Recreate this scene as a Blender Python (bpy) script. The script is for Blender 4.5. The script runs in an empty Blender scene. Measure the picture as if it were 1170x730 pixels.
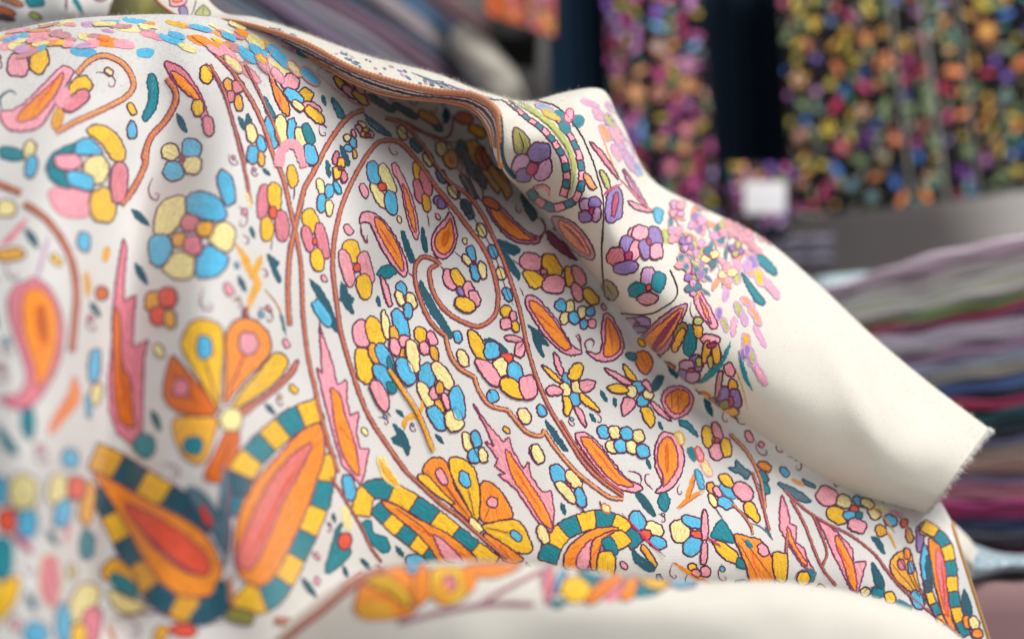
import bpy, bmesh, math, random
import numpy as np
from mathutils import Vector, Matrix
from mathutils.bvhtree import BVHTree
from mathutils.geometry import delaunay_2d_cdt

random.seed(7)
RNG = np.random.default_rng(7)
S = bpy.context.scene
COL = S.collection

# ------------------------------------------------------------------ camera
PW, PH, LENS = 1170.0, 730.0, 40.0
FPX = PW * LENS / 36.0
PITCH = math.radians(10.0)
CAM = np.array([0.0, 0.0, 1.0])
cam_d = bpy.data.cameras.new('camera')
cam_o = bpy.data.objects.new('camera', cam_d)
COL.objects.link(cam_o)
cam_o.location = CAM
cam_o.rotation_euler = (math.pi / 2 + PITCH, 0, 0)
cam_d.lens = LENS
cam_d.sensor_width = 36.0
cam_d.clip_start = 0.02
cam_d.clip_end = 60.0
cam_d.dof.use_dof = True
cam_d.dof.focus_distance = 0.815
cam_d.dof.aperture_fstop = 1.9
S.camera = cam_o

# ------------------------------------------------------------------ light
S.view_settings.view_transform = 'Standard'
S.view_settings.look = 'None'
S.view_settings.gamma = 1.0
S.view_settings.exposure = 0.14
world = bpy.data.worlds.new('World')
S.world = world
world.use_nodes = True
world.node_tree.nodes['Background'].inputs[0].default_value = (0.97, 0.98, 1.0, 1)
world.node_tree.nodes['Background'].inputs[1].default_value = 0.33

def area_lamp(name, loc, target, size, power, color):
    d = bpy.data.lights.new(name, 'AREA')
    d.shape = 'DISK'
    d.size = size
    d.energy = power
    d.color = color
    o = bpy.data.objects.new(name, d)
    COL.objects.link(o)
    o.location = loc
    o.rotation_euler = (Vector(target) - Vector(loc)).to_track_quat('-Z', 'Y').to_euler()
    return o
area_lamp('ceiling_lamp', (1.05, -0.42, 2.6), (0.05, 0.85, 1.15), 1.4, 23.0, (1.0, 0.985, 0.96))
area_lamp('front_fill_light', (0.5, -2.2, 2.6), (0.0, 1.0, 1.1), 1.8, 7.0, (0.95, 0.98, 1.0))  # added fill from the front to soften the shadows, stands for no window
area_lamp('background_fill_light', (1.15, 0.55, 2.5), (0.85, 1.7, 1.2), 0.5, 25.0, (1.0, 0.97, 0.92))  # added to brighten the stack and hanging shawls behind, no real fitting

# ------------------------------------------------------------------ helpers
RGT = np.array([1.0, 0.0, 0.0])
FWD = np.array([0.0, math.cos(PITCH), math.sin(PITCH)])
UPV = np.array([0.0, -math.sin(PITCH), math.cos(PITCH)])

def P(px, py, d):
    """world point seen at photograph pixel (px, py) at axial distance d"""
    px = np.asarray(px, float); py = np.asarray(py, float); d = np.asarray(d, float)
    return (CAM + d[..., None] * FWD + (d * (px - PW / 2) / FPX)[..., None] * RGT
            + (d * (PH / 2 - py) / FPX)[..., None] * UPV)

def lin(h):
    h = h.lstrip('#')
    r = [int(h[i:i + 2], 16) / 255 for i in (0, 2, 4)]
    return tuple(c / 12.92 if c <= 0.04045 else ((c + 0.055) / 1.055) ** 2.4 for c in r)

def tag(o, label=None, cat=None, group=None, kind=None):
    for k, v in (('label', label), ('category', cat), ('group', group), ('kind', kind)):
        if v: o[k] = v
    return o

def empty(name, loc):
    o = bpy.data.objects.new(name, None)
    o.empty_display_size = 0.05
    COL.objects.link(o)
    o.location = Vector([float(c) for c in loc])
    return o

def link_mesh(name, me, parent=None):
    o = bpy.data.objects.new(name, me)
    COL.objects.link(o)
    if parent is not None:
        o.parent = parent
        o.matrix_parent_inverse = Matrix.Translation(-parent.location)
    return o

def mesh_from(name, verts, faces, mats, uv=None, midx=None, smooth=True, vcol=None):
    me = bpy.data.meshes.new(name)
    me.from_pydata([tuple(map(float, v)) for v in verts], [], [tuple(map(int, f)) for f in faces])
    for m in mats: me.materials.append(m)
    n = len(me.polygons)
    if smooth: me.polygons.foreach_set('use_smooth', np.ones(n, bool))
    if midx is not None: me.polygons.foreach_set('material_index', np.asarray(midx, np.int32))
    li = np.empty(len(me.loops), np.int32); me.loops.foreach_get('vertex_index', li)
    if uv is not None:
        l = me.uv_layers.new(name='UVMap')
        l.data.foreach_set('uv', np.asarray(uv, np.float32)[li].ravel())
    if vcol is not None:
        a = me.color_attributes.new('thread', 'FLOAT_COLOR', 'POINT')
        c = np.ones((len(verts), 4), np.float32); c[:, :3] = vcol
        a.data.foreach_set('color', c.ravel())
    me.update()
    return me

def grid_faces(nr, nc):
    r, c = np.meshgrid(np.arange(nr - 1), np.arange(nc - 1), indexing='ij')
    a = (r * nc + c).ravel()
    return np.stack([a, a + nc, a + nc + 1, a + 1], 1)

def crom(pts, n, closed=False, cent=True):
    """Catmull-Rom curve resampled to n points"""
    p = np.asarray(pts, float)
    if closed: q = np.vstack([p[-1:], p, p[:2]])
    else: q = np.vstack([2 * p[:1] - p[1:2], p, 2 * p[-1:] - p[-2:-1]])
    out = []
    k = len(q) - 3
    m = max(2, int(math.ceil(n / k)) + 1)
    for i in range(k):
        p0, p1, p2, p3 = q[i:i + 4]
        t = np.linspace(0, 1, m, endpoint=False)[:, None]
        out.append(0.5 * (2 * p1 + (p2 - p0) * t + (2 * p0 - 5 * p1 + 4 * p2 - p3) * t ** 2 + (3 * p1 - p0 - 3 * p2 + p3) * t ** 3))
    if not closed: out.append(p[-1:])
    return np.vstack(out)

def resample(c, step=None, n=None, closed=False):
    c = np.asarray(c, float)
    if closed: c = np.vstack([c, c[:1]])
    s = np.r_[0, np.cumsum(np.linalg.norm(np.diff(c, axis=0), axis=1))]
    if n is None: n = max(4, int(round(s[-1] / step)) + 1)
    t = np.linspace(0, s[-1], n)
    r = np.stack([np.interp(t, s, c[:, i]) for i in range(c.shape[1])], 1)
    return r[:-1] if closed else r

def spline1(xs, ys, x):
    """smooth interpolation through knots (monotone-ish cubic hermite)"""
    xs = np.asarray(xs, float); ys = np.asarray(ys, float)
    x = np.asarray(x, float)
    m = np.gradient(ys, xs, axis=0)
    i = np.clip(np.searchsorted(xs, x) - 1, 0, len(xs) - 2)
    h = xs[i + 1] - xs[i]
    t = (x - xs[i]) / h
    if ys.ndim > 1:
        ex = (1,) * (ys.ndim - 1)
        t = t.reshape(t.shape + ex); h = h.reshape(h.shape + ex)
    return ((2 * t ** 3 - 3 * t ** 2 + 1) * ys[i] + (t ** 3 - 2 * t ** 2 + t) * h * m[i]
            + (-2 * t ** 3 + 3 * t ** 2) * ys[i + 1] + (t ** 3 - t ** 2) * h * m[i + 1])

def poly_dist(px, py, poly):
    """distance in px from points to a polyline"""
    q = np.asarray(poly, float)
    best = np.full(np.shape(px), 1e9)
    for a, b in zip(q[:-1], q[1:]):
        d = b - a
        t = np.clip(((px - a[0]) * d[0] + (py - a[1]) * d[1]) / (d @ d), 0, 1)
        best = np.minimum(best, np.hypot(px - a[0] - t * d[0], py - a[1] - t * d[1]))
    return best

def tps(samples, reg=0.0):
    s = np.array(samples, float)
    xy = s[:, :2] / 300.0
    n = len(s)
    def U(a, b):
        r2 = ((a[:, None, :] - b[None]) ** 2).sum(-1)
        return 0.5 * r2 * np.log(r2 + 1e-12)
    A = np.zeros((n + 3, n + 3))
    A[:n, :n] = U(xy, xy) + reg * np.eye(n)
    A[:n, n] = 1; A[:n, n + 1:] = xy; A[n, :n] = 1; A[n + 1:, :n] = xy.T
    w = np.linalg.solve(A, np.r_[s[:, 2], 0, 0, 0])
    def f(px, py):
        sh = np.shape(px)
        q = np.stack([np.ravel(px), np.ravel(py)], 1) / 300.0
        return (U(q, xy) @ w[:n] + w[n] + q @ w[n + 1:]).reshape(sh)
    return f

# ------------------------------------------------------------------ materials
def new_mat(name):
    m = bpy.data.materials.new(name)
    m.use_nodes = True
    nt = m.node_tree
    b = nt.nodes['Principled BSDF']
    return m, nt, b

def node(nt, t, **kw):
    n = nt.nodes.new(t)
    for k, v in kw.items():
        if k.startswith('i_'): n.inputs[k[2:].replace('_', ' ')].default_value = v
        else: setattr(n, k, v)
    return n

def woven_mat(name, rgb, rough=0.9, scale=900.0, bump=0.45, vary=0.06, sheen=0.25):
    """woven wool: fine twill bump over UVs in metres, gentle mottling"""
    m, nt, b = new_mat(name)
    L = nt.links
    uv = node(nt, 'ShaderNodeUVMap')
    w1 = node(nt, 'ShaderNodeTexWave', i_Scale=scale, i_Distortion=1.5, i_Detail=2.0)
    w1.bands_direction = 'DIAGONAL'
    w1.inputs['Scale'].default_value = scale / 3
    w1.inputs['Detail Scale'].default_value = 3.0
    w2 = node(nt, 'ShaderNodeTexNoise', i_Scale=scale * 0.9, i_Detail=3.0)
    n3 = node(nt, 'ShaderNodeTexNoise', i_Scale=38.0, i_Detail=5.0)
    for n in (w1, w2, n3): L.new(uv.outputs[0], n.inputs['Vector'])
    mx = node(nt, 'ShaderNodeMath', operation='MULTIPLY_ADD')
    L.new(w1.outputs['Fac'], mx.inputs[0]); mx.inputs[1].default_value = 0.18
    L.new(w2.outputs['Fac'], mx.inputs[2])
    bp = node(nt, 'ShaderNodeBump')
    bp.inputs['Strength'].default_value = bump
    bp.inputs['Distance'].default_value = 0.0006
    L.new(mx.outputs[0], bp.inputs['Height'])
    L.new(bp.outputs[0], b.inputs['Normal'])
    hs = node(nt, 'ShaderNodeHueSaturation')
    hs.inputs['Color'].default_value = (*rgb, 1)
    mr = node(nt, 'ShaderNodeMapRange')
    mr.inputs['To Min'].default_value = 1 - vary; mr.inputs['To Max'].default_value = 1 + vary
    ad = node(nt, 'ShaderNodeMath', operation='ADD')
    L.new(n3.outputs['Fac'], ad.inputs[0])
    sc = node(nt, 'ShaderNodeMath', operation='MULTIPLY_ADD')
    L.new(w2.outputs['Fac'], sc.inputs[0]); sc.inputs[1].default_value = 0.6; sc.inputs[2].default_value = -0.3
    L.new(sc.outputs[0], ad.inputs[1])
    L.new(ad.outputs[0], mr.inputs['Value'])
    L.new(mr.outputs[0], hs.inputs['Value'])
    L.new(hs.outputs[0], b.inputs['Base Color'])
    b.inputs['Roughness'].default_value = rough
    b.inputs['Specular IOR Level'].default_value = 0.2
    b.inputs['Sheen Weight'].default_value = sheen
    b.inputs['Sheen Roughness'].default_value = 0.5
    return m

def thread_mat():
    """embroidery wool: colour of each thread from the mesh attribute, satin stitch streaks from UVs"""
    m, nt, b = new_mat('embroidery_wool')
    L = nt.links
    at = node(nt, 'ShaderNodeAttribute'); at.attribute_name = 'thread'
    uv = node(nt, 'ShaderNodeUVMap')
    mp = node(nt, 'ShaderNodeMapping'); mp.inputs['Scale'].default_value = (0.07, 0.50, 1)
    L.new(uv.outputs[0], mp.inputs['Vector'])
    n1 = node(nt, 'ShaderNodeTexNoise', i_Scale=1.0, i_Detail=4.0, i_Roughness=0.65)
    L.new(mp.outputs[0], n1.inputs['Vector'])
    n2 = node(nt, 'ShaderNodeTexNoise', i_Scale=0.35, i_Detail=3.0)
    L.new(uv.outputs[0], n2.inputs['Vector'])
    ad = node(nt, 'ShaderNodeMath', operation='MULTIPLY_ADD')
    L.new(n2.outputs['Fac'], ad.inputs[0]); ad.inputs[1].default_value = 0.5
    L.new(n1.outputs['Fac'], ad.inputs[2])
    mr = node(nt, 'ShaderNodeMapRange')
    mr.inputs['From Min'].default_value = 0.45; mr.inputs['From Max'].default_value = 1.05
    mr.inputs['To Min'].default_value = 0.60; mr.inputs['To Max'].default_value = 1.46
    L.new(ad.outputs[0], mr.inputs['Value'])
    hs = node(nt, 'ShaderNodeHueSaturation')
    L.new(at.outputs['Color'], hs.inputs['Color'])
    L.new(mr.outputs[0], hs.inputs['Value'])
    L.new(hs.outputs[0], b.inputs['Base Color'])
    bp = node(nt, 'ShaderNodeBump')
    bp.inputs['Strength'].default_value = 1.0
    bp.inputs['Distance'].default_value = 0.0007
    L.new(n1.outputs['Fac'], bp.inputs['Height'])
    L.new(bp.outputs[0], b.inputs['Normal'])
    b.inputs['Roughness'].default_value = 0.75
    b.inputs['Specular IOR Level'].default_value = 0.33
    b.inputs['Sheen Weight'].default_value = 0.7
    b.inputs['Sheen Roughness'].default_value = 0.4
    return m

M_CREAM = woven_mat('cream_wool', (0.70, 0.68, 0.66), scale=760)
M_IVORY = woven_mat('ivory_wool', (0.73, 0.695, 0.62), scale=760)
M_THREAD = thread_mat()

# ------------------------------------------------------------------ the two shawls: cloth surfaces
class Cloth:
    """a draped sheet as a dense grid, with a ray test so stitching can be laid on it"""
    def __init__(self, V, nr, nc, uv):
        self.V = V.reshape(-1, 3); self.nr, self.nc = nr, nc
        self.F = grid_faces(nr, nc)
        self.uv = uv.reshape(-1, 2)
        G = self.V.reshape(nr, nc, 3)
        N = np.cross(np.gradient(G, axis=1), np.gradient(G, axis=0))
        N /= np.linalg.norm(N, axis=2, keepdims=True) + 1e-12
        self.N = N.reshape(-1, 3)
        self.bvh = BVHTree.FromPolygons([tuple(v) for v in self.V.tolist()], [tuple(f) for f in self.F.tolist()])
    def hit(self, px, py):
        d = P(px, py, 1.0) - CAM
        loc, nor, i, t = self.bvh.ray_cast(Vector(CAM), Vector(d))
        if loc is None: return None
        # smooth normal from the grid
        f = self.F[i]
        w = 1.0 / (np.linalg.norm(self.V[f] - np.array(loc), axis=1) + 1e-6)
        n = (self.N[f] * w[:, None]).sum(0); n /= np.linalg.norm(n)
        if n @ (CAM - np.array(loc)) < 0: n = -n
        return np.array(loc), n

def folds(px, py, lst):
    o = np.zeros(np.shape(px))
    for pl, amp, wid in lst:
        q = crom(pl, 24)
        pd = poly_dist(px, py, q)
        # ease the fold in and out towards its two ends
        e0 = np.hypot(px - q[0][0], py - q[0][1]); e1 = np.hypot(px - q[-1][0], py - q[-1][1])
        tp = (1 - np.exp(-(e0 / (1.6 * wid)) ** 2)) * (1 - np.exp(-(e1 / (1.6 * wid)) ** 2))
        o += amp * np.exp(-(pd / wid) ** 2) * tp
    return o

main_depth = tps([
    (-150, 50, .72), (-150, 400, .55), (-150, 780, .50),
    (0, 60, .75), (0, 300, .615), (0, 550, .545), (0, 780, .52),
    (120, 60, .775), (120, 300, .645), (120, 550, .58), (120, 780, .555),
    (250, 80, .805), (250, 300, .70), (250, 550, .63), (250, 780, .60),
    (350, 80, .83), (350, 250, .76), (350, 450, .72), (350, 650, .68), (350, 800, .655),
    (450, 150, .862), (450, 300, .805), (450, 500, .76), (450, 700, .725),
    (560, 180, .885), (560, 350, .825), (560, 550, .778), (560, 750, .738),
    (700, 350, .865), (700, 500, .82), (700, 700, .765),
    (850, 450, .885), (850, 550, .85), (850, 750, .79),
    (1000, 500, .905), (1000, 600, .865), (1000, 780, .815),
    (1120, 580, .92), (1120, 780, .86)], 0.0005)
MAIN_FOLDS = [
    ([(215, 50), (188, 130), (162, 220), (146, 310), (138, 420), (128, 540), (118, 680), (108, 800)], -0.046, 50),
    ([(90, 60), (60, 200), (40, 340), (30, 480), (30, 640)], 0.016, 50),
    ([(275, 70), (262, 180), (250, 300), (248, 420), (262, 540), (300, 660), (320, 800)], 0.026, 48),
    ([(380, 690), (640, 700), (850, 710), (1040, 730)], -0.03, 45),
    ([(380, 60), (450, 100), (520, 140), (575, 190), (630, 270)], -0.052, 40),
    ([(560, 170), (600, 222), (645, 280), (692, 345), (737, 405), (787, 458), (845, 502), (920, 545), (1060, 588), (1110, 600)], -0.012, 18),
]

def build_main_cloth():
    nr, nc = 330, 430
    u = np.linspace(0, 1, nc)
    s = np.linspace(-0.28, 1.0, nr)
    X0, X1t, X1b, YB = -150.0, 1088.0, 1152.0, 800.0
    xk = [-150, 0, 60, 120, 180, 250, 330, 420, 500, 560, 640, 700, 780, 850, 950, 1060, 1090]
    yk = [70, 35, 23, 18, 17, 24, 48, 80, 108, 122, 215, 310, 410, 455, 520, 566, 600]
    e = 0.055
    U_, S_ = np.meshgrid(u, s)
    xt = X0 + U_ * (X1t - X0)
    yt = spline1(xk, yk, xt)
    H = YB - yt
    g = (np.sqrt(S_ ** 2 + e ** 2) - e) / (math.sqrt(1 + e ** 2) - e)
    py = yt + H * g
    px = X0 + U_ * (X1t - X0 + (X1b - X1t) * (np.abs(py - 600) / 200.0).clip(0, 1.2))
    d = main_depth(px, py)
    d -= folds(px, py, MAIN_FOLDS)
    roll = np.sqrt(S_ ** 2 + e ** 2) - S_
    d += 0.30 * roll
    # small natural unevenness of the cloth
    for k in range(10):
        a = RNG.uniform(0, 2 * math.pi); f = RNG.uniform(1 / 170, 1 / 45); ph = RNG.uniform(0, 6.28)
        d += 0.035 * 0.0011 / (f * 9) * np.sin((px * math.cos(a) + py * math.sin(a)) * f * 2 * math.pi / 2 + ph)
    V = P(px, py, d)
    du = np.linalg.norm(np.diff(V, axis=1), axis=2); dv = np.linalg.norm(np.diff(V, axis=0), axis=2)
    uu = np.concatenate([np.zeros((nr, 1)), np.cumsum(du, axis=1)], 1)
    vv = np.concatenate([np.zeros((1, nc)), np.cumsum(dv, axis=0)], 0)
    return Cloth(V, nr, nc, np.stack([uu, vv], 2))

FLAP = [  # far silhouette (px, py, d)   near edge (px, py, d)
    ((231, -45, .94), (168, -32, .905)), ((237, -2, .925), (181, 4, .89)), ((252, 13, .91), (206, 21, .872)), ((290, 20, .90), (262, 25, .858)), ((330, 32, .895), (330, 43, .84)),
    ((420, 64, .885), (410, 82, .83)), ((500, 85, .875), (490, 104, .82)), ((562, 108, .875), (552, 115, .805)),
    ((604, 116, .88), (571, 138, .782)), ((640, 107, .895), (572, 186, .78)), ((682, 101, .915), (598, 222, .80)),
    ((707, 135, .94), (645, 280, .80)), ((745, 205, .965), (692, 350, .81)), ((800, 236, .975), (737, 412, .815)),
    ((870, 271, .975), (785, 462, .82)), ((932, 322, .965), (842, 502, .83)), ((1000, 386, .945), (915, 546, .84)),
    ((1065, 440, .93), (990, 568, .85)), ((1131, 490, .915), (1060, 586, .86))]
FLAP_FOLDS = [
    ([(640, 130), (690, 220), (730, 310), (800, 400), (870, 470), (960, 530)], 0.018, 55),
    ([(975, 340), (1035, 430), (1075, 520)], -0.018, 38),
    ([(925, 330), (975, 430), (1030, 560)], 0.011, 28),
    ([(655, 120), (668, 180), (690, 250)], -0.006, 16),
    ([(600, 130), (628, 170), (645, 225)], 0.006, 20),
    ([(710, 150), (745, 230), (800, 300)], -0.008, 28),
    
]

def build_flap_cloth():
    nc, nr = 460, 150
    far = np.array([f for f, n in FLAP], float); near = np.array([n for f, n in FLAP], float)
    # parametrise along the length by mean spacing
    mid = (far + near)[:, :2] / 2
    L = np.r_[0, np.cumsum(np.linalg.norm(np.diff(mid, axis=0), axis=1))]; L /= L[-1]
    u = np.linspace(0, 1, nc)
    Fc = spline1(L, far, u); Nc = spline1(L, near, u)
    # v: -0.25..0 behind the far silhouette, 0..1 across, 1..1.2 rolling under at the near edge
    v = np.r_[np.linspace(-0.25, 0, 26)[:-1], np.linspace(0, 1, nr - 50), np.linspace(1, 1.2, 26)[1:]]
    bul = 1 - 0.72 / (1 + np.exp(-(u - L[-3]) * 26))          # the plain end lies flat
    hem = 1 / (1 + np.exp((u - L[9] - 0.01) * 120))           # 1 on the hemmed part, 0 on the rolled part
    wid = np.linalg.norm((Nc - Fc)[:, :2], axis=1)
    V = np.zeros((nr, nc, 3))
    e = 0.10
    for i, t in enumerate(v):
        g = (math.sqrt(t * t + e * e) - e) / (math.sqrt(1 + e * e) - e)       # parabola at the far silhouette
        gd = 1 - (1 - min(max(t, 0), 1)) ** 1.7                                # comes forward quickly, then flat
        tt = min(g, 1.0)
        tt = max(tt, 0.0)
        p = Fc * (1 - tt) + Nc * tt
        d = Fc[:, 2] * (1 - gd) + (Nc[:, 2] - 0.038 * (1 - hem) * (0.35 + 0.65 * bul) - 0.010 * hem) * gd
        k = max(t - 0.26, 0) / 0.74
        d = d + (1 - hem) * bul * 0.122 * min(k, 1.0) ** 2.0
        px, py = p[:, 0].copy(), p[:, 1].copy()
        if t < 0: d = d + 0.60 * (-t)  # unseen back carried far behind, to block light from the cavity below
        if t > 0.8:                                                            # near edge turns away
            k = (t - 0.8) / 0.4
            d = d + (1 - hem) * (0.06 * k * k) + hem * 0.012 * max(t - 1, 0) / 0.2
        if t > 1:
            k = (t - 1) / 0.2
            dirn = (Nc - Fc)[:, :2] / (wid[:, None] + 1e-6)
            px -= dirn[:, 0] * (1 - hem) * 14 * k * k
            py -= dirn[:, 1] * (1 - hem) * 14 * k * k
            px += dirn[:, 0] * hem * 1.0 * k; py += dirn[:, 1] * hem * 1.0 * k
        ins = math.exp(-((t - 0.5) / 0.45) ** 4)
        d = d - folds(px, py, FLAP_FOLDS) * ins * (1 - 0.75 * hem)
        V[i] = P(px, py, d)
    du = np.linalg.norm(np.diff(V, axis=1), axis=2); dv = np.linalg.norm(np.diff(V, axis=0), axis=2)
    uu = np.concatenate([np.zeros((nr, 1)), np.cumsum(du, axis=1)], 1)
    vv = np.concatenate([np.zeros((1, nc)), np.cumsum(dv, axis=0)], 0)
    c = Cloth(V, nr, nc, np.stack([uu, vv], 2))
    c.near, c.far, c.u, c.L, c.v = Nc, Fc, u, L, v
    return c

FRONT_TOP = [(270, 790), (315, 725), (360, 685), (402, 657), (440, 645), (500, 641), (560, 640), (620, 646), (680, 652), (740, 659),
             (800, 665), (865, 663), (915, 666), (973, 676), (1037, 694), (1076, 712), (1110, 738)]
def build_front_cloth():
    nc, nr = 330, 150
    c = resample(crom(FRONT_TOP, 400), n=nc)
    s = np.linspace(-0.35, 1, nr)
    e = 0.10
    xs = c[:, 0]; V = np.zeros((nr, nc, 3))
    dep = spline1([270, 360, 450, 620, 800, 950, 1110], [.625, .612, .602, .607, .622, .637, .66], xs)
    for i, t in enumerate(s):
        g = (math.sqrt(t * t + e * e) - e)
        py = c[:, 1] + 190 * g
        px = c[:, 0] + (10 * g)
        d = dep - 0.035 * (1 - math.exp(-max(t, 0) * 4)) + 0.22 * (math.sqrt(t * t + e * e) - t)
        d = d - folds(px, py, [([(560, 700), (760, 690), (900, 720)], 0.006, 40), ([(980, 690), (1040, 740)], -0.010, 40)])
        V[i] = P(px, py, d)
    du = np.linalg.norm(np.diff(V, axis=1), axis=2); dv = np.linalg.norm(np.diff(V, axis=0), axis=2)
    uu = np.concatenate([np.zeros((nr, 1)), np.cumsum(du, axis=1)], 1)
    vv = np.concatenate([np.zeros((1, nc)), np.cumsum(dv, axis=0)], 0)
    return Cloth(V, nr, nc, np.stack([uu, vv], 2))

MAIN = build_main_cloth()
FLAPC = build_flap_cloth()
FRONT = build_front_cloth()
# ------------------------------------------------------------------ embroidery: raised wool stitching laid on the cloth
THREADS = {k: lin(v) for k, v in dict(
    Y='#f3bf2c', O='#f6922a', D='#d96a14', P='#f0a0ae', R='#e8563a', C='#efe09a', B='#54b6de', T='#0f808e',
    K='#1b5668', S='#5a7888', N='#c97a50', M='#5a2142', W='#86305a', V='#8d76b4', L='#c99cc4', G='#b4bb62',
    E='#8f8a3c', X='#c2386c', A='#e9a934', H='#dd7f8e', J='#c58a93', Z='#ea7a70', Q='#3f2a33', I='#e29a5c').items()}

class Stitcher:
    """collects the stitched shapes of one cloth; its drawing grid is the cloth seen at photograph pixels"""
    def __init__(self, cloth, seed):
        self.c = cloth; self.v = []; self.f = []; self.uv = []; self.col = []; self.polys = []
        self.r = np.random.default_rng(seed); self.n = 0
    def lay(self, xy, h, tris, col, uv):
        pts = []
        ok = np.ones(len(xy), bool)
        for i, (x, y) in enumerate(xy):
            q = self.c.hit(x, y)
            if q is None: ok[i] = False; pts.append((0, 0, 0)); continue
            p, n = q
            pts.append(tuple(p + n * h[i]))
        remap = -np.ones(len(xy), int); k = len(self.v)
        for i in range(len(xy)):
            if ok[i]:
                remap[i] = k; k += 1
                self.v.append(pts[i]); self.uv.append(tuple(uv[i])); self.col.append(tuple(col[i]))
        for t in tris:
            if all(ok[j] for j in t):
                a = np.array([pts[j] for j in t])
                # do not bridge a gap between two layers of the cloth
                if max(np.linalg.norm(a[0] - a[1]), np.linalg.norm(a[1] - a[2]), np.linalg.norm(a[0] - a[-1])) < 0.011:
                    self.f.append(tuple(int(remap[j]) for j in t))
    def level(self, pts):
        lv = 0
        for poly, l, bb in self.polys:
            for p in pts:
                if bb[0] < p[0] < bb[2] and bb[1] < p[1] < bb[3]:
                    x, y = p; a = poly; b = np.roll(poly, -1, axis=0)
                    c = ((a[:, 1] > y) != (b[:, 1] > y)) & (x < (b[:, 0] - a[:, 0]) * (y - a[:, 1]) / (b[:, 1] - a[:, 1] + 1e-9) + a[:, 0])
                    if c.sum() % 2: lv = max(lv, l + 1); break
        return lv
    def fill(self, col, pts, out='M', w=1.7, sharp=False, ang=None, step=2.6):
        p = np.asarray(pts, float)
        if sharp: c = resample(p, step=2.0, closed=True)
        else: c = resample(crom(p, 10 * len(p), closed=True), step=2.0, closed=True)
        c = c + self.r.normal(0, 0.28, c.shape)
        n = len(c)
        cen = c.mean(0)
        smp = np.vstack([c[::max(1, n // 10)] * 0.9 + cen * 0.1, cen[None]])
        lv = min(self.level(smp), 5)
        self.n += 1
        z0 = 0.00022 + lv * 0.0002 + (self.n % 7) * 0.000012
        lo, hi = c.min(0), c.max(0)
        gx, gy = np.meshgrid(np.arange(lo[0], hi[0], step), np.arange(lo[1], hi[1], step))
        q = np.stack([gx.ravel(), gy.ravel()], 1) + self.r.uniform(-0.3, 0.3, (gx.size, 2)) * step * 0.6
        a, b = c, np.roll(c, -1, axis=0)
        cr = ((a[None, :, 1] > q[:, None, 1]) != (b[None, :, 1] > q[:, None, 1])) & (
            q[:, None, 0] < (b[None, :, 0] - a[None, :, 0]) * (q[:, None, 1] - a[None, :, 1]) / (b[None, :, 1] - a[None, :, 1] + 1e-9) + a[None, :, 0])
        ins = cr.sum(1) % 2 == 1
        q = q[ins]
        if len(q):
            dist = np.min(np.hypot(q[:, None, 0] - c[None, :, 0], q[:, None, 1] - c[None, :, 1]), axis=1)
            keep = dist > 1.1
            q = q[keep]; dist = dist[keep]
        else: dist = np.zeros(0)
        allp = np.vstack([c, q]) if len(q) else c
        try:
            r = delaunay_2d_cdt([Vector(v) for v in allp.tolist()], [], [list(range(n))], 1, 1e-5)
        except Exception:
            return
        xy = np.array([tuple(v) for v in r[0]])
        src = [o[0] if len(o) else -1 for o in r[3]]
        h = np.full(len(xy), z0)
        for i, s_ in enumerate(src):
            if s_ >= n: h[i] = z0 + 0.00016 * (1 - math.exp(-dist[s_ - n] / 2.2))
        d = c - cen
        if ang is None:
            ev, evec = np.linalg.eigh(d.T @ d); ax = evec[:, 1]
        else: ax = np.array([math.cos(ang), math.sin(ang)])
        th = math.atan2(ax[1], ax[0]) + self.r.normal(0, 0.12)
        ax = np.array([math.cos(th), math.sin(th)]); ay = np.array([-ax[1], ax[0]])
        off = self.r.uniform(0, 400, 2)
        uv = np.stack([xy @ ax + off[0], xy @ ay + off[1]], 1)
        rgb = np.array(THREADS[col]) * self.r.uniform(0.93, 1.06)
        self.lay(xy, h, [tuple(t) for t in r[2]], np.tile(rgb, (len(xy), 1)), uv)
        self.polys.append((c, lv, (lo[0], lo[1], hi[0], hi[1])))
        ext = (d @ ax)
        if col in 'OD' and len(col) == 1 and ext.max() - ext.min() > 22 and len(q) > 30:
            # long darker satin stitches down the middle of the orange shapes
            for k in range(3):
                o = q[self.r.integers(len(q), size=60)]
                o = o[np.argsort(np.abs((o - cen) @ ay))][:14]; o = o[np.argsort((o - cen) @ ax)]
                if len(o) > 4:
                    mid = np.array([o[i * len(o) // 4:(i + 1) * len(o) // 4].mean(0) for i in range(4)])
                    self.ribbon('R' if col == 'O' else 'M', resample(crom(mid, 20), step=2.0), 2.2 if k else 3.6, z0 + 0.00015, dome=0.0001, bead=0.5, taper=True, wob=0.5)
        if out: self.ribbon(out, c, w, z0 + 0.0001, closed=True, dome=0.00018)
    def ribbon(self, col, c, w, z, closed=False, dome=0.00032, bead=0.25, taper=False, twist=None, wob=0.26):
        c = np.asarray(c, float)
        n = len(c)
        if n < 3: return
        t = (np.roll(c, -1, 0) - np.roll(c, 1, 0)) if closed else np.gradient(c, axis=0)
        t /= np.linalg.norm(t, axis=1, keepdims=True) + 1e-9
        nn = np.stack([-t[:, 1], t[:, 0]], 1)
        ww = w * (1 + bead * self.r.uniform(-1, 1, n))
        if taper: ww = ww * np.clip(np.minimum(np.arange(n), np.arange(n)[::-1]) / (0.22 * n), 0.25, 1)
        cc = c + self.r.normal(0, wob, c.shape)
        m = 5 if twist else 3
        offs = np.linspace(-0.5, 0.5, m)
        xy = (cc[:, None, :] + nn[:, None, :] * (offs[None, :, None] * ww[:, None, None])).reshape(-1, 2)
        prof = dome * (1 - (2 * offs) ** 2)
        s = np.r_[0, np.cumsum(np.linalg.norm(np.diff(c, axis=0), axis=1))]
        h = z + np.tile(prof, (n, 1))
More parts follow.
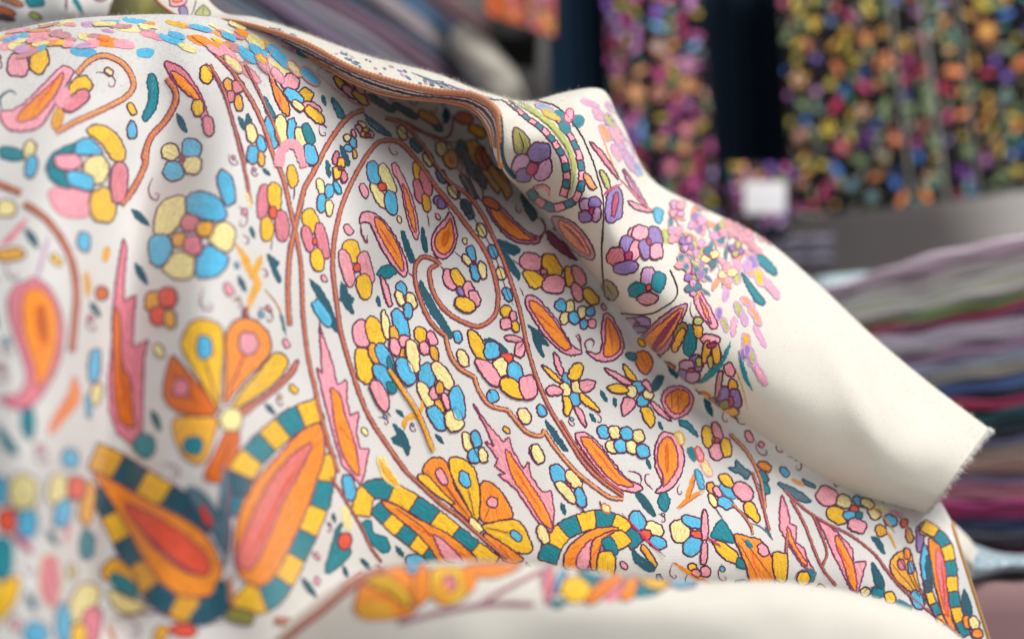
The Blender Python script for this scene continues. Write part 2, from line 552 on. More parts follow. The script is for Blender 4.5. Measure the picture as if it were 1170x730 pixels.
        rgb = np.tile(np.array(THREADS[col]) * self.r.uniform(0.9, 1.05), (n * m, 1)).reshape(n, m, 3)
        if twist:
            ph = np.sin(s[:, None] * 2 * math.pi / twist + offs[None, :] * 5.0)
            h = h + 0.00022 * ph * (1 - np.abs(2 * offs))[None]
            rgb = rgb * (1 + 0.20 * ph[:, :, None])
        h[:, 0] = h[:, -1] = z - 0.0002
        uv = np.stack([np.repeat(s, m), np.tile(offs * w, n)], 1) + self.r.uniform(0, 300, 2)
        tr = []
        for i in range(n if closed else n - 1):
            j = (i + 1) % n
            for k in range(m - 1):
                tr.append((i * m + k, i * m + k + 1, j * m + k + 1, j * m + k))
        self.lay(xy, h.ravel(), tr, rgb.reshape(-1, 3), uv)
    def mesh(self):
        return self.v, self.f, self.uv, self.col

SM, SF, SR = Stitcher(MAIN, 1), Stitcher(FLAPC, 2), Stitcher(FRONT, 3)
_t = dict(st=SM, x=0, y=0, k=3.883, step=2.6, w=1.7)

def T(st, x, y, k=3.883, step=2.6, w=2.5):
    _t.update(st=st, x=x, y=y, k=k, step=step, w=w)
def _p(s):
    if isinstance(s, str): s = [tuple(float(c) for c in q.split(',')) for q in s.split()]
    return np.array(s, float) / _t['k'] + np.array([_t['x'], _t['y']])
def F(col, pts, out='M', sharp=False):
    _t['st'].fill(col, _p(pts), out, _t['w'], sharp, step=_t['step'])
def E(col, x, y, rx, ry, ang=0, out='M'):
    a = math.radians(ang); n = 12
    r = _t['st'].r
    pts = []
    for i in range(n):
        q = 2 * math.pi * i / n
        j = 1 + r.uniform(-0.085, 0.085)
        cq, sq = math.cos(q), math.sin(q)
        u, v = rx * 1.06 * j * math.copysign(abs(cq) ** 0.84, cq), ry * 1.06 * j * math.copysign(abs(sq) ** 0.84, sq)
        pts.append((x + u * math.cos(a) - v * math.sin(a), y + u * math.sin(a) + v * math.cos(a)))
    F(col, pts, out)
def L(col, pts, w, taper=True):
    """single thread or narrow stem; w in zoomed pixels"""
    p = _p(pts); c = resample(crom(p, 14 * len(p)), step=2.0)
    st = _t['st']; st.n += 1
    lv = st.level(c[::max(1, len(c) // 8)])
    st.ribbon(col, c, w / _t['k'], 0.0003 + (st.n % 7) * 0.00002 + (0.00012 + min(lv, 5) * 0.0002 if lv else 0), taper=taper)
def V(pts, w=17, col='N', edge='W'):
    """corded vine stem with darker couching at both sides"""
    p = _p(pts); c = resample(crom(p, 14 * len(p)), step=1.6)
    st = _t['st']; k = _t['k']; st.n += 1
    z = 0.00028 + (st.n % 7) * 0.00002
    t = np.gradient(c, axis=0); t /= np.linalg.norm(t, axis=1, keepdims=True) + 1e-9
    nn = np.stack([-t[:, 1], t[:, 0]], 1)
    st.ribbon(col, c, w / k, z, dome=0.0006, bead=0.16, twist=5.2, wob=0.22)
    if edge:
        for sgn in (-1, 1): st.ribbon(edge, c + nn * sgn * (w / k * 0.5), 1.7, z + 0.0001, bead=0.35, wob=0.22)

def band(pts, w, cols, n, out='M'):
    """run of alternating blocks along a curve, sharing their edges; w in zoomed pixels (start, end)"""
    k = _t['k']; p = _p(pts); c = resample(crom(p, 20 * len(p)), n=n * 6 + 1)
    t = np.gradient(c, axis=0); t /= np.linalg.norm(t, axis=1, keepdims=True); nn = np.stack([-t[:, 1], t[:, 0]], 1)
    ww = np.linspace(w[0], w[1], len(c)) / k / 2
    a = c + nn * ww[:, None]; b = c - nn * ww[:, None]
    for i in range(n):
        s = slice(i * 6, i * 6 + 7)
        _t['st'].fill(cols[i % len(cols)], np.vstack([a[s], b[s][::-1]]), out, _t['w'] * 0.9, True, step=_t['step'])
# ---- stems of the big ground shawl (pixel polylines)
T(SM, 0, 0, 1.0)
V('416,126 401,132 389,144 373,168 358,197 348,215 343,235 337,260 331,290 329,320 329,345 331,372', 5.0)
V('244,60 262,78 271,90 289,118 302,147 313,180 324,206 331,237 340,278 344,309 345,334 346,360 352,409 360,445 366,474 378,515 386,540', 4.0)
V('465,540 440,505 419,471 403,427 390,383 385,350 381,318 380,296 383,267 390,237 401,210 417,181 430,165 440,161 455,163 468,174 484,194 499,215 515,234 534,259 550,280 560,300 567,324 569,344 564,362 547,373 527,367 509,355 496,336 491,318 491,308 499,303', 4.3)
V('465,540 477,551 503,575 524,590 544,608 565,626 580,637', 3.6, 'N')
V('503,303 496,297 483,294 475,303 474,318 478,336 486,357 496,373 509,384', 4.0)
V('509,384 514,404 524,420 542,431', 4.2, 'I'); V('542,431 547,446 560,463 581,469', 4.2, 'I'); V('581,469 586,476 601,493 617,498 622,491', 4.2, 'I')
V('622,493 637,515 658,539 679,556 697,568 712,570', 4.0, 'I')
V('440,135 463,144 484,168 499,192 515,210 534,223 550,244 563,270 576,300 586,329 594,355 601,390 608,416 619,447 631,472 647,498 667,529 688,550 712,567', 3.6)
V('640,480 655,505 674,530 692,549 712,563', 2.4, 'N')
V('280,75 297,108 312,142 322,172', 2.4)
# ---- ridge top left, pale with distance and light
T(SM, 0, 0, 3.883, 3.2, 2.6)
F('P', '290,295 325,320 300,370 240,470 180,560 100,585 30,570 0,500 60,490 130,440 210,360 260,310', 'W')
F('O', '280,325 268,380 220,460 150,530 75,540 110,480 200,400', 'W')
L('S', '10,490 0,440 40,405 75,420', 12)
E('P', 80, 290, 45, 50); E('Y', 175, 270, 38, 58, 12); E('O', 128, 226, 45, 24, -12, None)
E('Y', 355, 385, 52, 38, -35); E('H', 340, 450, 65, 30, -40); E('A', 255, 530, 20, 45, 15, 'N'); E('P', 280, 440, 25, 40, 20, 'P')
V('340,330 400,270 470,250 550,290 592,370 560,430 460,485 340,540 250,590', 22, 'I')
F('T', '680,330 702,400 690,480 650,535 632,520 660,440 655,350', 'K'); E('B', 585, 580, 20, 36)
V('740,350 775,400 780,450 740,530 670,610 640,690 650,705', 26, 'N')
F('H', '730,280 800,300 860,370 900,440 930,540 940,590 900,540 860,440 780,370', 'W')
F('O', '760,320 820,350 885,430 870,445 800,390', 'W')
E('Y', 880, 480, 24, 36); E('H', 925, 560, 22, 45, -10); E('Y', 915, 330, 26, 38)
V('930,290 990,400 1030,530 1070,690 1090,780 1112,910', 11, 'N')
E('O', 450, 180, 80, 24, 10, None); E('B', 372, 232, 55, 20, 5, None); E('B', 645, 236, 36, 22, 0, None); E('C', 270, 100, 60, 18, -3, None)
E('P', 210, 190, 60, 16, -12, None); E('B', 130, 150, 50, 14, -14, None); E('C', 560, 130, 60, 12, 8, None); E('P', 680, 160, 60, 13, 15, None)
E('B', 760, 180, 60, 14, 20, None); E('C', 830, 215, 40, 14, 24, None); E('P', 40, 205, 40, 18, -15, None); E('L', 420, 110, 60, 12, 0, None)
E('B', 600, 95, 60, 10, 8, None); E('O', 880, 185, 50, 13, 22, None); E('P', 60, 130, 40, 10, -14, None)
# small square flower and big wheel flower in the valley
E('C', 757, 676, 36, 34); E('B', 850, 660, 42, 42); E('B', 770, 762, 42, 42); E('C', 855, 735, 38, 36); E('W', 812, 706, 16, 16, 0, None)
T(SM, 0, 170, 3.883, 3.2, 2.6)
F('C', '690,300 730,230 820,212 822,290 770,370 690,385'); F('B', '828,220 880,190 960,215 1005,280 980,322 900,312 830,280')
F('C', '950,350 1000,325 1040,360 1036,420 1000,460 930,410'); F('B', '880,480 920,430 1000,470 1010,510 960,566 880,570 868,520')
F('C', '740,510 770,465 850,465 865,510 850,570 780,578 725,540'); F('B', '668,400 740,385 765,450 720,522 670,500')
E('H', 845, 330, 40, 38); E('A', 910, 360, 34, 33); E('A', 795, 405, 30, 32); E('H', 858, 430, 40, 42)
E('B', 1005, 175, 33, 75, -16); V('1095,200 1112,260', 16, 'C', None)
F('Y', '385,-80 440,-105 510,-70 552,0 548,50 500,52 450,-20'); F('B', '330,-20 390,-45 445,0 445,30 370,28 320,20')
F('T', '205,90 240,20 330,-20 320,15 270,40 240,90', 'K'); E('P', 300, 62, 58, 34, 0); E('C', 425, 95, 52, 62, 20)
E('T', 265, 130, 58, 28, 38, 'K'); E('B', 355, 145, 62, 34, 22); F('P', '230,180 385,188 398,290 300,302 232,250', 'H')
E('Y', 455, 252, 54, 75, 5); E('H', 524, 150, 36, 88, 4)
V('650,0 640,80 590,180 535,250', 26, 'N')
E('T', 50, 25, 52, 27, 8, 'K'); E('C', 130, 8, 25, 42, 10); E('B', 138, 82, 26, 50, 5)
V('-60,130 0,160 95,198', 26, 'N'); E('C', 30, 265, 40, 36, 0); L('H', '0,435 60,380 125,305', 26); E('A', 48, 470, 62, 27, -4)
V('110,245 200,310 270,400 320,510 338,640 330,760 316,900', 26, 'N')
E('B', 372, 415, 27, 42, 0); E('D', 450, 640, 26, 28); L('A', '380,540 388,600 392,660', 30); E('A', 470, 470, 16, 34, 10, None)
L('L', '160,590 185,500 220,380', 16)
# yellow forked twig
T(SM, 200, 180, 3.883, 3.0, 1.9)
L('A', '262,375 300,430 330,500 365,555 340,620 318,695', 34); L('A', '385,435 360,490 345,525', 32); L('N', '395,585 450,650 485,740', 9)
E('W', 312, 690, 12, 26)
E('H', 390, 195, 26, 72, 6); E('Y', 440, 176, 30, 58, -4); E('Y', 406, 315, 28, 50, -4); E('H', 475, 305, 30, 66, -5); E('R', 432, 245, 16, 26)
L('Q', '430,370 425,410', 7); F('K', '410,430 440,450 462,470 450,490 470,545 455,550 430,500', 'K')
E('Y', 600, 286, 34, 52, -12); E('H', 588, 362, 22, 58, -12); E('H', 652, 372, 25, 80, -12); E('Y', 630, 456, 28, 50, -8); E('R', 618, 375, 10, 14)
E('Y', 520, 86, 22, 46, -6); L('Q', '530,130 525,190', 6)
E('C', 645, 130, 17, 34, -8); E('B', 684, 150, 19, 30); E('B', 650, 206, 20, 38); E('C', 683, 225, 16, 33)
E('Y', 717, 70, 15, 26); E('Y', 738, 32, 14, 24); E('H', 745, 86, 14, 28, -10); F('K', '700,100 720,115 740,160 722,150', 'K')
L('K', '678,20 680,60 686,95', 14)
F('K', '596,538 640,575 682,640 712,720 735,790 690,745 650,650 610,580', 'K', True); E('B', 652, 690, 24, 62, -32, 'K'); F('K', '735,560 758,605 792,640 772,650 788,695 752,655 735,612', 'K', True)
E('Y', 782, 416, 35, 50, -14); E('P', 762, 492, 26, 76, -14); E('P', 845, 492, 28, 72, -14); E('Y', 836, 572, 31, 52, -10); E('R', 805, 490, 15, 17)
E('B', 880, 70, 28, 52, -12); E('C', 940, 98, 24, 70, -22); E('C', 903, 172, 20, 60, -28); E('B', 956, 202, 26, 50, -12); E('R', 917, 132, 17, 16)
E('P', 838, 148, 15, 32, -18)
F('P', '960,40 975,25 1000,60 1040,150 1070,250 1081,330 1070,365 1045,320 1020,230 1000,130 970,70'); F('O', '1008,120 1032,165 1058,250 1068,335 1045,290 1025,210', 'W')
E('Y', 1078, 74, 19, 50, -12); E('H', 1112, 112, 22, 62, -14); E('H', 1080, 150, 19, 50, -12); E('A', 1114, 205, 17, 38, -10); L('Q', '1118,245 1128,310', 5)
F('K', '1003,325 1025,365 1058,440 1055,465 1028,415 1008,365', 'K'); F('K', '1095,310 1112,355 1120,415 1108,420 1094,370', 'K')
# ---- heart of the shawl, in focus
T(SM, 380, 200)
F('P', '120,215 125,180 150,163 190,175 240,220 290,300 325,380 331,430 315,452 280,420 230,350 190,270 170,225 150,208'); F('O', '185,190 220,210 270,280 308,365 312,428 280,390 230,310 195,240', 'W')
L('W', '123,212 128,260 150,302 152,268', 9)
F('T', '200,435 225,405 265,405 286,425 250,456 210,452', 'K')
L('W', '330,430 355,450 362,480', 6)
F('P', '520,165 546,230 549,300 520,356 485,372 450,346 438,290 460,240 500,195'); F('O', '520,195 534,240 535,300 510,345 480,350 456,320 456,280 475,250 505,225', 'W')
E('D', 500, 285, 16, 36, 20, None)
L('W', '520,170 505,130 482,103 464,120 474,152', 8); L('W', '540,340 590,385', 6); L('W', '445,350 470,380', 5)
E('B', 615, 350, 17, 36, -12); E('C', 594, 378, 13, 28, -35); E('B', 630, 432, 17, 40, -18); E('C', 662, 424, 17, 37, -10); E('W', 628, 392, 7, 7)
E('P', 520, 462, 25, 46, -18); E('Y', 556, 462, 21, 48, -25); E('P', 602, 512, 24, 34, -15); E('P', 628, 550, 22, 36, -18); E('Y', 586, 578, 46, 29, 24); E('V', 567, 518, 12, 20, -30); L('W', '478,405 500,428', 6)
F('J', '680,118 700,113 750,143 820,215 870,255 915,275 930,262 912,300 880,305 830,302 770,270 710,200 685,150'); F('O', '692,132 740,155 800,215 865,270 905,286 840,290 780,262 720,200', 'W')
L('W', '915,280 942,245 930,200 905,192', 9)
F('K', '725,285 770,298 828,328 832,340 805,356 770,345 740,310', 'K', True); F('K', '748,325 790,375 830,440 826,468 790,420 760,370', 'K', True)
L('W', '800,380 840,405', 5); L('W', '830,500 850,540', 5)
E('P', 880, 385, 46, 38, 15); E('Y', 972, 405, 34, 56, -32); F('Y', '845,430 890,425 940,460 930,490 890,505 860,470'); E('P', 980, 486, 46, 38, 10); E('H', 936, 430, 16, 12)
E('Y', 1050, 450, 20, 44, -10); E('P', 1092, 450, 24, 46, -28); E('P', 1085, 520, 22, 42, -22); E('Y', 1142, 540, 24, 42, -38)
E('B', 1014, 580, 28, 24, 35); E('C', 1052, 585, 17, 27); E('C', 1030, 634, 18, 27, 8); E('B', 1070, 635, 26, 22, 45)
E('C', 1105, 610, 17, 26); E('B', 1140, 608, 18, 20); E('B', 1114, 660, 16, 19); E('P', 1150, 660, 17, 20)
F('K', '40,480 60,500 66,530 92,550 76,570 92,618 65,592 50,562 30,555 45,530', 'K', True)
E('B', 306, 505, 20, 30, -22); E('C', 298, 545, 16, 34, -20); E('C', 350, 560, 19, 36, -20); E('B', 334, 602, 18, 34, -10)
E('Y', 770, 604, 22, 24); E('P', 770, 660, 24, 24); E('P', 800, 630, 14, 22, -15); E('Y', 810, 672, 15, 24, -20)
for (x, y, c) in ((540, 75, 'C'), (605, 165, 'T'), (660, 246, 'C'), (712, 340, 'B'), (746, 438, 'C'), (776, 530, 'B')): E(c, x, y, 17, 30, -24)
L('Q', '500,20 540,75 605,165 660,246 712,340 746,438 776,530 800,580', 3.5)
F('K', '390,470 420,520 460,590 505,660 530,715 515,720 470,655 425,590 395,520', 'K')
F('K', '310,250 330,290 356,370 350,388 325,340 312,290', 'K')
T(SM, 600, 250)
F('P', '3,350 40,344 90,390 140,450 180,520 210,565 252,588 240,602 190,602 140,572 80,512 30,432 5,388'); F('O', '20,365 60,380 110,430 160,500 202,572 160,572 100,510 45,430 20,390', 'W')
F('P', '350,425 375,425 410,480 436,540 430,592 380,632 320,627 280,600 272,585 318,600 340,570 338,500 345,450'); F('O', '365,440 400,490 421,550 410,592 370,612 346,600 355,540 355,480', 'W')
L('W', '275,590 264,552 288,533 306,550 296,572', 8); L('W', '250,590 247,560 238,515 220,522', 8); L('W', '225,520 240,545', 6)
F('O', '490,600 540,590 565,640 540,690 500,660', 'W'); E('T', 470, 610, 22, 14, 10, 'K')
# C tile
T(SM, 380, 350)
E('P', 130, 122, 40, 58, -6); E('Y', 186, 115, 37, 68, -18); E('Y', 140, 262, 38, 76, -8); E('A', 186, 215, 23, 50, -22); E('B', 228, 228, 28, 68, -26); F('T', '245,220 262,260 272,310 255,300 240,262', 'K')
E('B', 222, 318, 30, 66, -32); F('T', '235,340 272,345 276,380 250,384', 'K'); F('P', '160,345 200,335 240,390 246,440 230,470 190,425'); L('W', '235,460 255,492', 7)
E('C', 234, 86, 16, 62, -8); E('B', 302, 82, 28, 68, -20); E('A', 272, 128, 18, 38, -15); E('P', 274, 182, 22, 36, -10); E('P', 316, 157, 26, 24); E('A', 312, 214, 14, 30); E('C', 352, 225, 27, 74, -8); E('B', 320, 290, 33, 62, -28)
F('P', '210,-140 240,-95 262,-15 245,-5 222,-70')
L('A', '245,280 300,360 360,450 392,510 420,580 445,645', 19, False); L('A', '318,548 322,508 355,488 385,505', 26); L('A', '385,490 398,440 398,405', 17)
L('W', '236,285 295,368 352,455 384,515 412,585 436,648', 3); L('W', '256,276 310,354 372,445 402,505 430,578 456,640', 3)
F('K', '268,520 300,545 322,570 342,630 332,662 310,620 274,606 262,586 290,572', 'K', True)
E('Y', 390, 125, 24, 34, -15); E('P', 440, 145, 19, 32, -25); E('P', 406, 186, 18, 28, -15); E('A', 450, 206, 17, 36, -18); E('X', 418, 153, 7, 8)
E('B', 420, 308, 40, 50); E('C', 490, 312, 28, 68, -35); E('C', 412, 392, 24, 62, -28); E('P', 448, 386, 18, 28, -10); E('A', 474, 365, 16, 30, -10); E('A', 476, 440, 18, 30, -35); E('P', 502, 422, 15, 36, -20); E('B', 550, 430, 31, 72, -10); E('B', 464, 494, 30, 60, -32); E('C', 537, 506, 40, 48, -20)
F('Y', '600,115 625,108 665,155 692,240 650,235 615,190'); F('K', '672,150 712,148 765,190 770,208 735,195', 'K'); E('B', 706, 196, 34, 36); F('K', '790,225 820,260 848,320 830,300 800,265', 'K')
E('R', 772, 232, 26, 24); E('C', 744, 272, 34, 40, -20); E('B', 808, 292, 30, 46, -22); F('P', '630,240 690,246 742,312 740,352 700,347 660,300'); F('Y', '745,325 800,322 845,378 848,412 800,405 750,370'); E('P', 866, 360, 36, 50, -10)
E('P', 805, 145, 40, 13, 12); E('P', 830, 192, 20, 32, 10); L('W', '850,160 820,190', 5)
E('B', 555, 136, 17, 26, -18); E('C', 578, 230, 21, 38, -22); E('B', 710, 398, 25, 26, -20); E('C', 851, 486, 24, 38, -25); E('B', 926, 462, 16, 28, -25); L('Q', '690,375 705,385', 5); E('C', 905, 656, 24, 42, -25)
F('K', '945,505 985,550 1046,640 1030,640 985,590 950,530', 'K', True)
F('K', '868,85 910,108 962,178 915,152', 'K', True); F('K', '885,115 920,165 938,228 905,185', 'K', True)
E('C', 600, 602, 20, 42, -15); E('B', 636, 590, 20, 36, -15); E('B', 630, 662, 27, 32, -10); E('C', 666, 660, 18, 30, -15); L('Q', '600,570 630,640 655,690', 4)
# H tile, right of centre
T(SM, 580, 390)
E('B', 260, 172, 16, 30, -15); E('C', 256, 216, 22, 29, -20); E('C', 308, 206, 26, 29, -20); E('B', 297, 256, 25, 27)
F('P', '205,48 226,75 248,142 230,148 210,100'); E('Y', 302, 136, 26, 40, 28); F('P', '318,180 360,172 390,185 360,222 330,222'); F('Y', '325,230 365,258 412,314 350,285 320,255'); F('P', '295,285 332,312 347,384 310,330'); F('Y', '245,245 270,250 285,290 268,328 250,320 248,280'); F('P', '168,215 200,195 240,212 238,232 190,240'); F('Y', '148,104 200,135 242,182 215,177 180,145')
E('B', 578, 202, 25, 25); E('C', 549, 222, 22, 26); E('B', 600, 263, 25, 25); E('C', 622, 236, 21, 20)
F('Y', '512,98 560,148 572,178 540,167 516,130'); F('P', '428,118 500,150 552,186 520,190 460,150'); F('Y', '440,205 490,188 530,210 530,225 480,232'); F('P', '520,250 560,258 562,290 514,332 505,290'); F('Y', '592,292 630,295 652,345 636,380 605,345'); F('P', '630,262 670,288 728,356 660,312'); F('P', '595,185 620,175 640,225 622,220')
for (x, y, c) in ((425, 402, 'B'), (475, 405, 'C'), (462, 466, 'C'), (501, 466, 'B'), (526, 410, 'B'), (578, 420, 'C'), (550, 470, 'C'), (597, 486, 'B')): E(c, x, y, 25 if c == 'B' else 23, 29, -30)
F('P', '303,410 350,408 410,460 470,540 530,610 588,638 592,660 540,667 470,640 400,570 340,490 308,440'); F('O', '325,425 370,435 430,500 490,580 560,642 480,630 400,550 340,465', 'W')
L('W', '592,635 585,590 535,573', 7); L('W', '645,658 610,620 614,590 632,590', 7)
F('P', '690,403 735,413 772,470 782,540 757,612 710,662 655,668 682,640 680,610 658,560 653,480 668,430'); F('O', '700,428 730,440 753,500 751,560 720,612 690,642 690,600 668,540 668,470', 'W')
E('D', 705, 520, 9, 60, 0, None)
F('P', '745,198 792,208 822,250 802,312 745,342 703,312 683,260 703,213', 'W'); F('O', '745,215 795,225 806,260 780,305 745,322 710,290 700,250', 'W'); L('D', '752,225 756,312', 8); L('W', '725,225 728,300', 4)
F('T', '758,348 800,358 835,400 844,424 800,390 765,370', 'K', True); F('K', '640,190 670,155 692,165 670,205 645,220', 'K')
E('Y', 886, 425, 21, 48, -5); E('P', 930, 405, 19, 46, -22); E('P', 926, 490, 30, 35, -15); E('Y', 968, 470, 21, 42, -8); E('R', 928, 440, 12, 10)
F('S', '978,560 1010,560 1012,525 1040,555 1078,580 1062,612 1035,590 1000,575', 'K', True)
V('985,410 1060,490 1105,570 1128,640 1142,740', 11, 'I')
E('B', 852, 612, 14, 44, -16, 'S'); E('C', 880, 560, 16, 40, -28, 'P'); E('A', 902, 650, 16, 26, -20); E('P', 930, 668, 14, 26, -30); E('C', 910, 705, 15, 30, -25); E('B', 965, 716, 32, 22, 30); E('B', 975, 665, 18, 40, -50, 'S'); E('C', 765, 430, 14, 28, -20, 'A'); E('T', 820, 500, 14, 30, -30, 'S'); E('P', 850, 500, 13, 32, -20, 'R')
E('O', 1140, 555, 30, 18, 30); E('T', 1135, 600, 16, 30, -20)
T(SM, 620, 542)
F('Y', '780,5 820,0 845,40 835,60 800,45'); E('P', 886, 76, 46, 33, 42); F('Y', '893,132 930,124 962,190 950,212 900,170')
L('Q', '760,140 800,200', 4); V('840,130 890,180 925,235 930,265', 7, 'A')
L('S', '925,215 980,240 1022,290', 7); L('K', '985,230 1020,285', 10)
F('K', '408,78 440,88 482,140 498,187 460,155 428,112', 'K'); F('T', '540,78 562,120 540,166 513,120', 'K')
L('O', '595,150 650,108 712,68', 24); L('O', '632,118 655,60 668,-5', 22); L('W', '600,158 655,116 718,76', 3); L('W', '645,112 668,55 680,0', 3)
# checkered arch leaf
band('20,385 45,310 95,250 165,215 245,198 320,215 375,250 425,310', (86, 78), 'TYTYTYT', 7)
F('A', '445,310 482,350 506,400 492,412 450,350 435,330'); F('K', '400,335 440,370 492,402 490,427 450,417 410,380', 'K'); 
F('O', '92,400 110,330 160,280 230,240 320,233 332,245 270,270 225,330 212,420 130,422'); F('P', '148,400 165,340 216,288 214,350 195,418', 'W'); F('O', '220,300 270,265 320,250 262,300 242,405 212,412'); F('Y', '300,265 350,250 392,290 372,317 330,330'); F('T', '263,290 300,280 332,340 310,357 273,325', 'K'); F('Y', '248,350 312,350 312,440 246,440')
E('B', 420, 206, 30, 42, -24); E('C', 496, 240, 42, 26, 34); E('R', 456, 266, 22, 20); E('B', 510, 300, 38, 25, 24); L('X', '348,172 400,225 460,290 542,362', 9); E('C', 280, 150, 22, 14, 40, 'N'); L('W', '250,115 262,145', 7); L('W', '150,125 190,170', 5)
E('C', 610, 250, 42, 46, -10); E('B', 664, 210, 46, 24, 20); E('B', 664, 316, 36, 44, 25); E('R', 690, 266, 30, 15, 10); E('P', 718, 232, 14, 68, 0); E('P', 715, 345, 14, 50, 4); F('T', '748,272 795,203 852,297 800,290', 'K'); F('Y', '755,300 800,300 862,350 862,392 800,370'); F('T', '872,368 927,416 870,412 858,392', 'K'); L('X', '720,275 760,300 790,320', 9)
L('O', '575,388 650,430 745,482', 15); L('O', '590,385 620,420 700,470', 10); E('P', 722, 430, 22, 22); E('Y', 665, 412, 20, 16, 30); E('P', 680, 435, 22, 14, 30); E('B', 880, 478, 24, 10, 0)
F('O', '850,265 915,278 960,290 1008,350 1030,450 1000,520 930,500 900,400 870,330'); E('P', 975, 335, 20, 28, -30); F('Y', '1020,352 1070,350 1085,365 1076,470 1030,460'); L('W', '880,280 960,380 1020,460', 3); L('W', '865,300 920,390 950,450', 3); E('T', 912, 310, 12, 22, -40, None)
V('930,-10 960,80 985,170 1005,250', 9, 'N'); V('1085,260 1080,340 1078,450', 9, 'N'); E('T', 985, 60, 14, 28, -30, 'K')
T(SM, 870, 542)
F('P', '90,92 112,140 128,222 155,228 150,300 192,330 198,370 245,442 180,402 128,322 82,242 80,160', 'W', True); F('O', '115,228 150,310 205,400 170,380 120,290', 'W')
F('P', '245,200 300,228 350,270 402,328 408,392 465,386 448,440 428,525 398,512 368,450 318,352 280,262', 'W', True); F('O', '335,270 380,340 410,410 422,512 395,490 365,400 330,310', 'W')
V('100,70 200,160 300,222 400,272 500,352 560,432 620,502 700,572 800,650 880,715', 7, 'N'); V('130,110 190,220 240,350 280,430 330,492', 8, 'N'); V('228,180 270,280 290,350 270,405', 7, 'N')
E('P', 290, 95, 46, 40, 20); E('Y', 336, 180, 46, 34, 30); E('C', 365, 120, 32, 28, 20); E('B', 435, 120, 30, 16, 30); E('R', 410, 152, 20, 14); E('B', 400, 186, 36, 20, 10); E('T', 432, 182, 14, 14, 0, 'K'); E('P', 422, 227, 40, 28, 22)
F('A', '505,240 525,220 550,240 550,265 520,275'); L('A', '550,245 575,280 595,330', 10); F('K', '485,275 520,285 535,310 548,355 525,335 505,300', 'K', True); E('B', 572, 204, 28, 22, 30); E('A', 655, 270, 14, 30, -10); E('R', 632, 215, 16, 18); L('N', '590,160 640,230 660,300', 8); E('C', 500, 170, 22, 30, -30); E('C', 470, 130, 30, 18, 30); L('I', '470,130 540,190 590,260', 7)
F('A', '568,402 598,350 640,335 662,350 680,410 702,500 728,570 670,525 600,470'); E('O', 645, 350, 14, 24); E('H', 620, 400, 14, 24, -15); L('W', '605,365 650,440 700,540', 3.5); L('W', '640,350 665,430 705,530', 3.5); L('W', '580,400 640,470 700,545', 3.5); E('B', 660, 410, 12, 26, -10); E('B', 690, 552, 24, 40, -20)
F('V', '690,240 722,230 712,330 690,335'); F('B', '712,330 730,315 752,400 757,505 728,500 705,410'); F('K', '730,360 752,400 757,505 735,480', 'K'); E('Y', 726, 242, 25, 28); 
F('O', '742,288 800,310 830,400 834,500 846,640 866,690 830,670 788,560 758,430'); F('H', '775,330 806,380 817,500 826,630 797,530 775,420', 'R'); L('R', '795,380 805,480 812,580', 9)
band('715,225 765,255 812,305 832,370 842,440 848,510 860,585 880,650 910,715', (52, 46), 'YTYTYTYT', 8); band('730,470 745,540 775,605 805,670', (30, 38), 'KYTY', 4)
F('K', '900,508 930,580 932,620 900,624 888,560', 'K', True); E('O', 910, 655, 16, 28, -15); E('C', 942, 660, 20, 30, -20); E('O', 955, 705, 22, 20, 20)
E('T', 515, 520, 25, 24, 0, 'K'); E('Y', 570, 545, 20, 26, -20); E('T', 632, 582, 38, 14, 32, 'S'); F('K', '490,390 530,450 542,500 508,490', 'K'); L('W', '450,520 480,500 520,498', 4); E('T', 210, 445, 26, 24, 20, 'S'); E('Y', 185, 460, 26, 30); L('W', '145,460 165,430 200,418', 4); E('C', 460, 520, 20, 18)
F('S', '72,38 140,60 215,112 190,122 130,92', 'K'); F('S', '180,20 230,45 240,60 200,45', 'K')
E('I', 160, 35, 30, 9, 30, None); E('C', 530, 150, 30, 10, 20, None); E('P', 600, 175, 26, 9, 20, 'L')
rq = np.random.default_rng(77)
T(SM, 0, 0, 1.0, 3.0, 1.5)
for k in range(70):
    x = rq.uniform(-10, 340); y0 = np.interp(x, [0, 60, 120, 180, 250, 340], [40, 28, 23, 23, 34, 56]); t_ = rq.uniform(0, 1) ** 1.3
    E(rq.choice(list('CPLBPCYJI')), x, y0 + 30 * t_, rq.uniform(6, 14), rq.uniform(1.6, 3.6) * (0.6 + t_), (x - 120) * 0.13 + rq.uniform(-12, 12), None)
# ---- upper slope between the ridge and the fold
T(SM, 150, 0)
E('A', 432, 380, 19, 28, -15); E('H', 472, 388, 26, 26); E('A', 476, 460, 17, 36, -10); E('H', 442, 430, 16, 24); F('K', '475,520 505,545 515,505 535,545 522,562 495,572', 'K')
E('C', 532, 592, 22, 42, -10); E('B', 540, 688, 24, 38); E('B', 576, 640, 18, 36, -8); E('A', 575, 706, 14, 34)
E('B', 620, 590, 26, 66, -10); E('C', 664, 580, 26, 62, -6); E('B', 712, 590, 21, 60, -4); E('C', 750, 630, 24, 60, -12); E('T', 783, 600, 20, 46, -20, 'K'); E('B', 792, 690, 28, 46, -12)
L('P', '650,745 662,680 700,640 740,665 765,745', 42, False)
F('T', '590,430 622,480 637,522 605,512 590,470', 'K'); F('O', '610,310 650,385 692,450 702,512 672,502 632,420')
E('P', 705, 370, 36, 38, 40); E('Y', 776, 424, 30, 26, 40); E('B', 718, 430, 46, 24, 38); E('P', 800, 480, 46, 20, 25); E('C', 738, 472, 28, 16, 40); E('Y', 812, 512, 52, 22, 42); L('W', '840,540 866,572', 5)
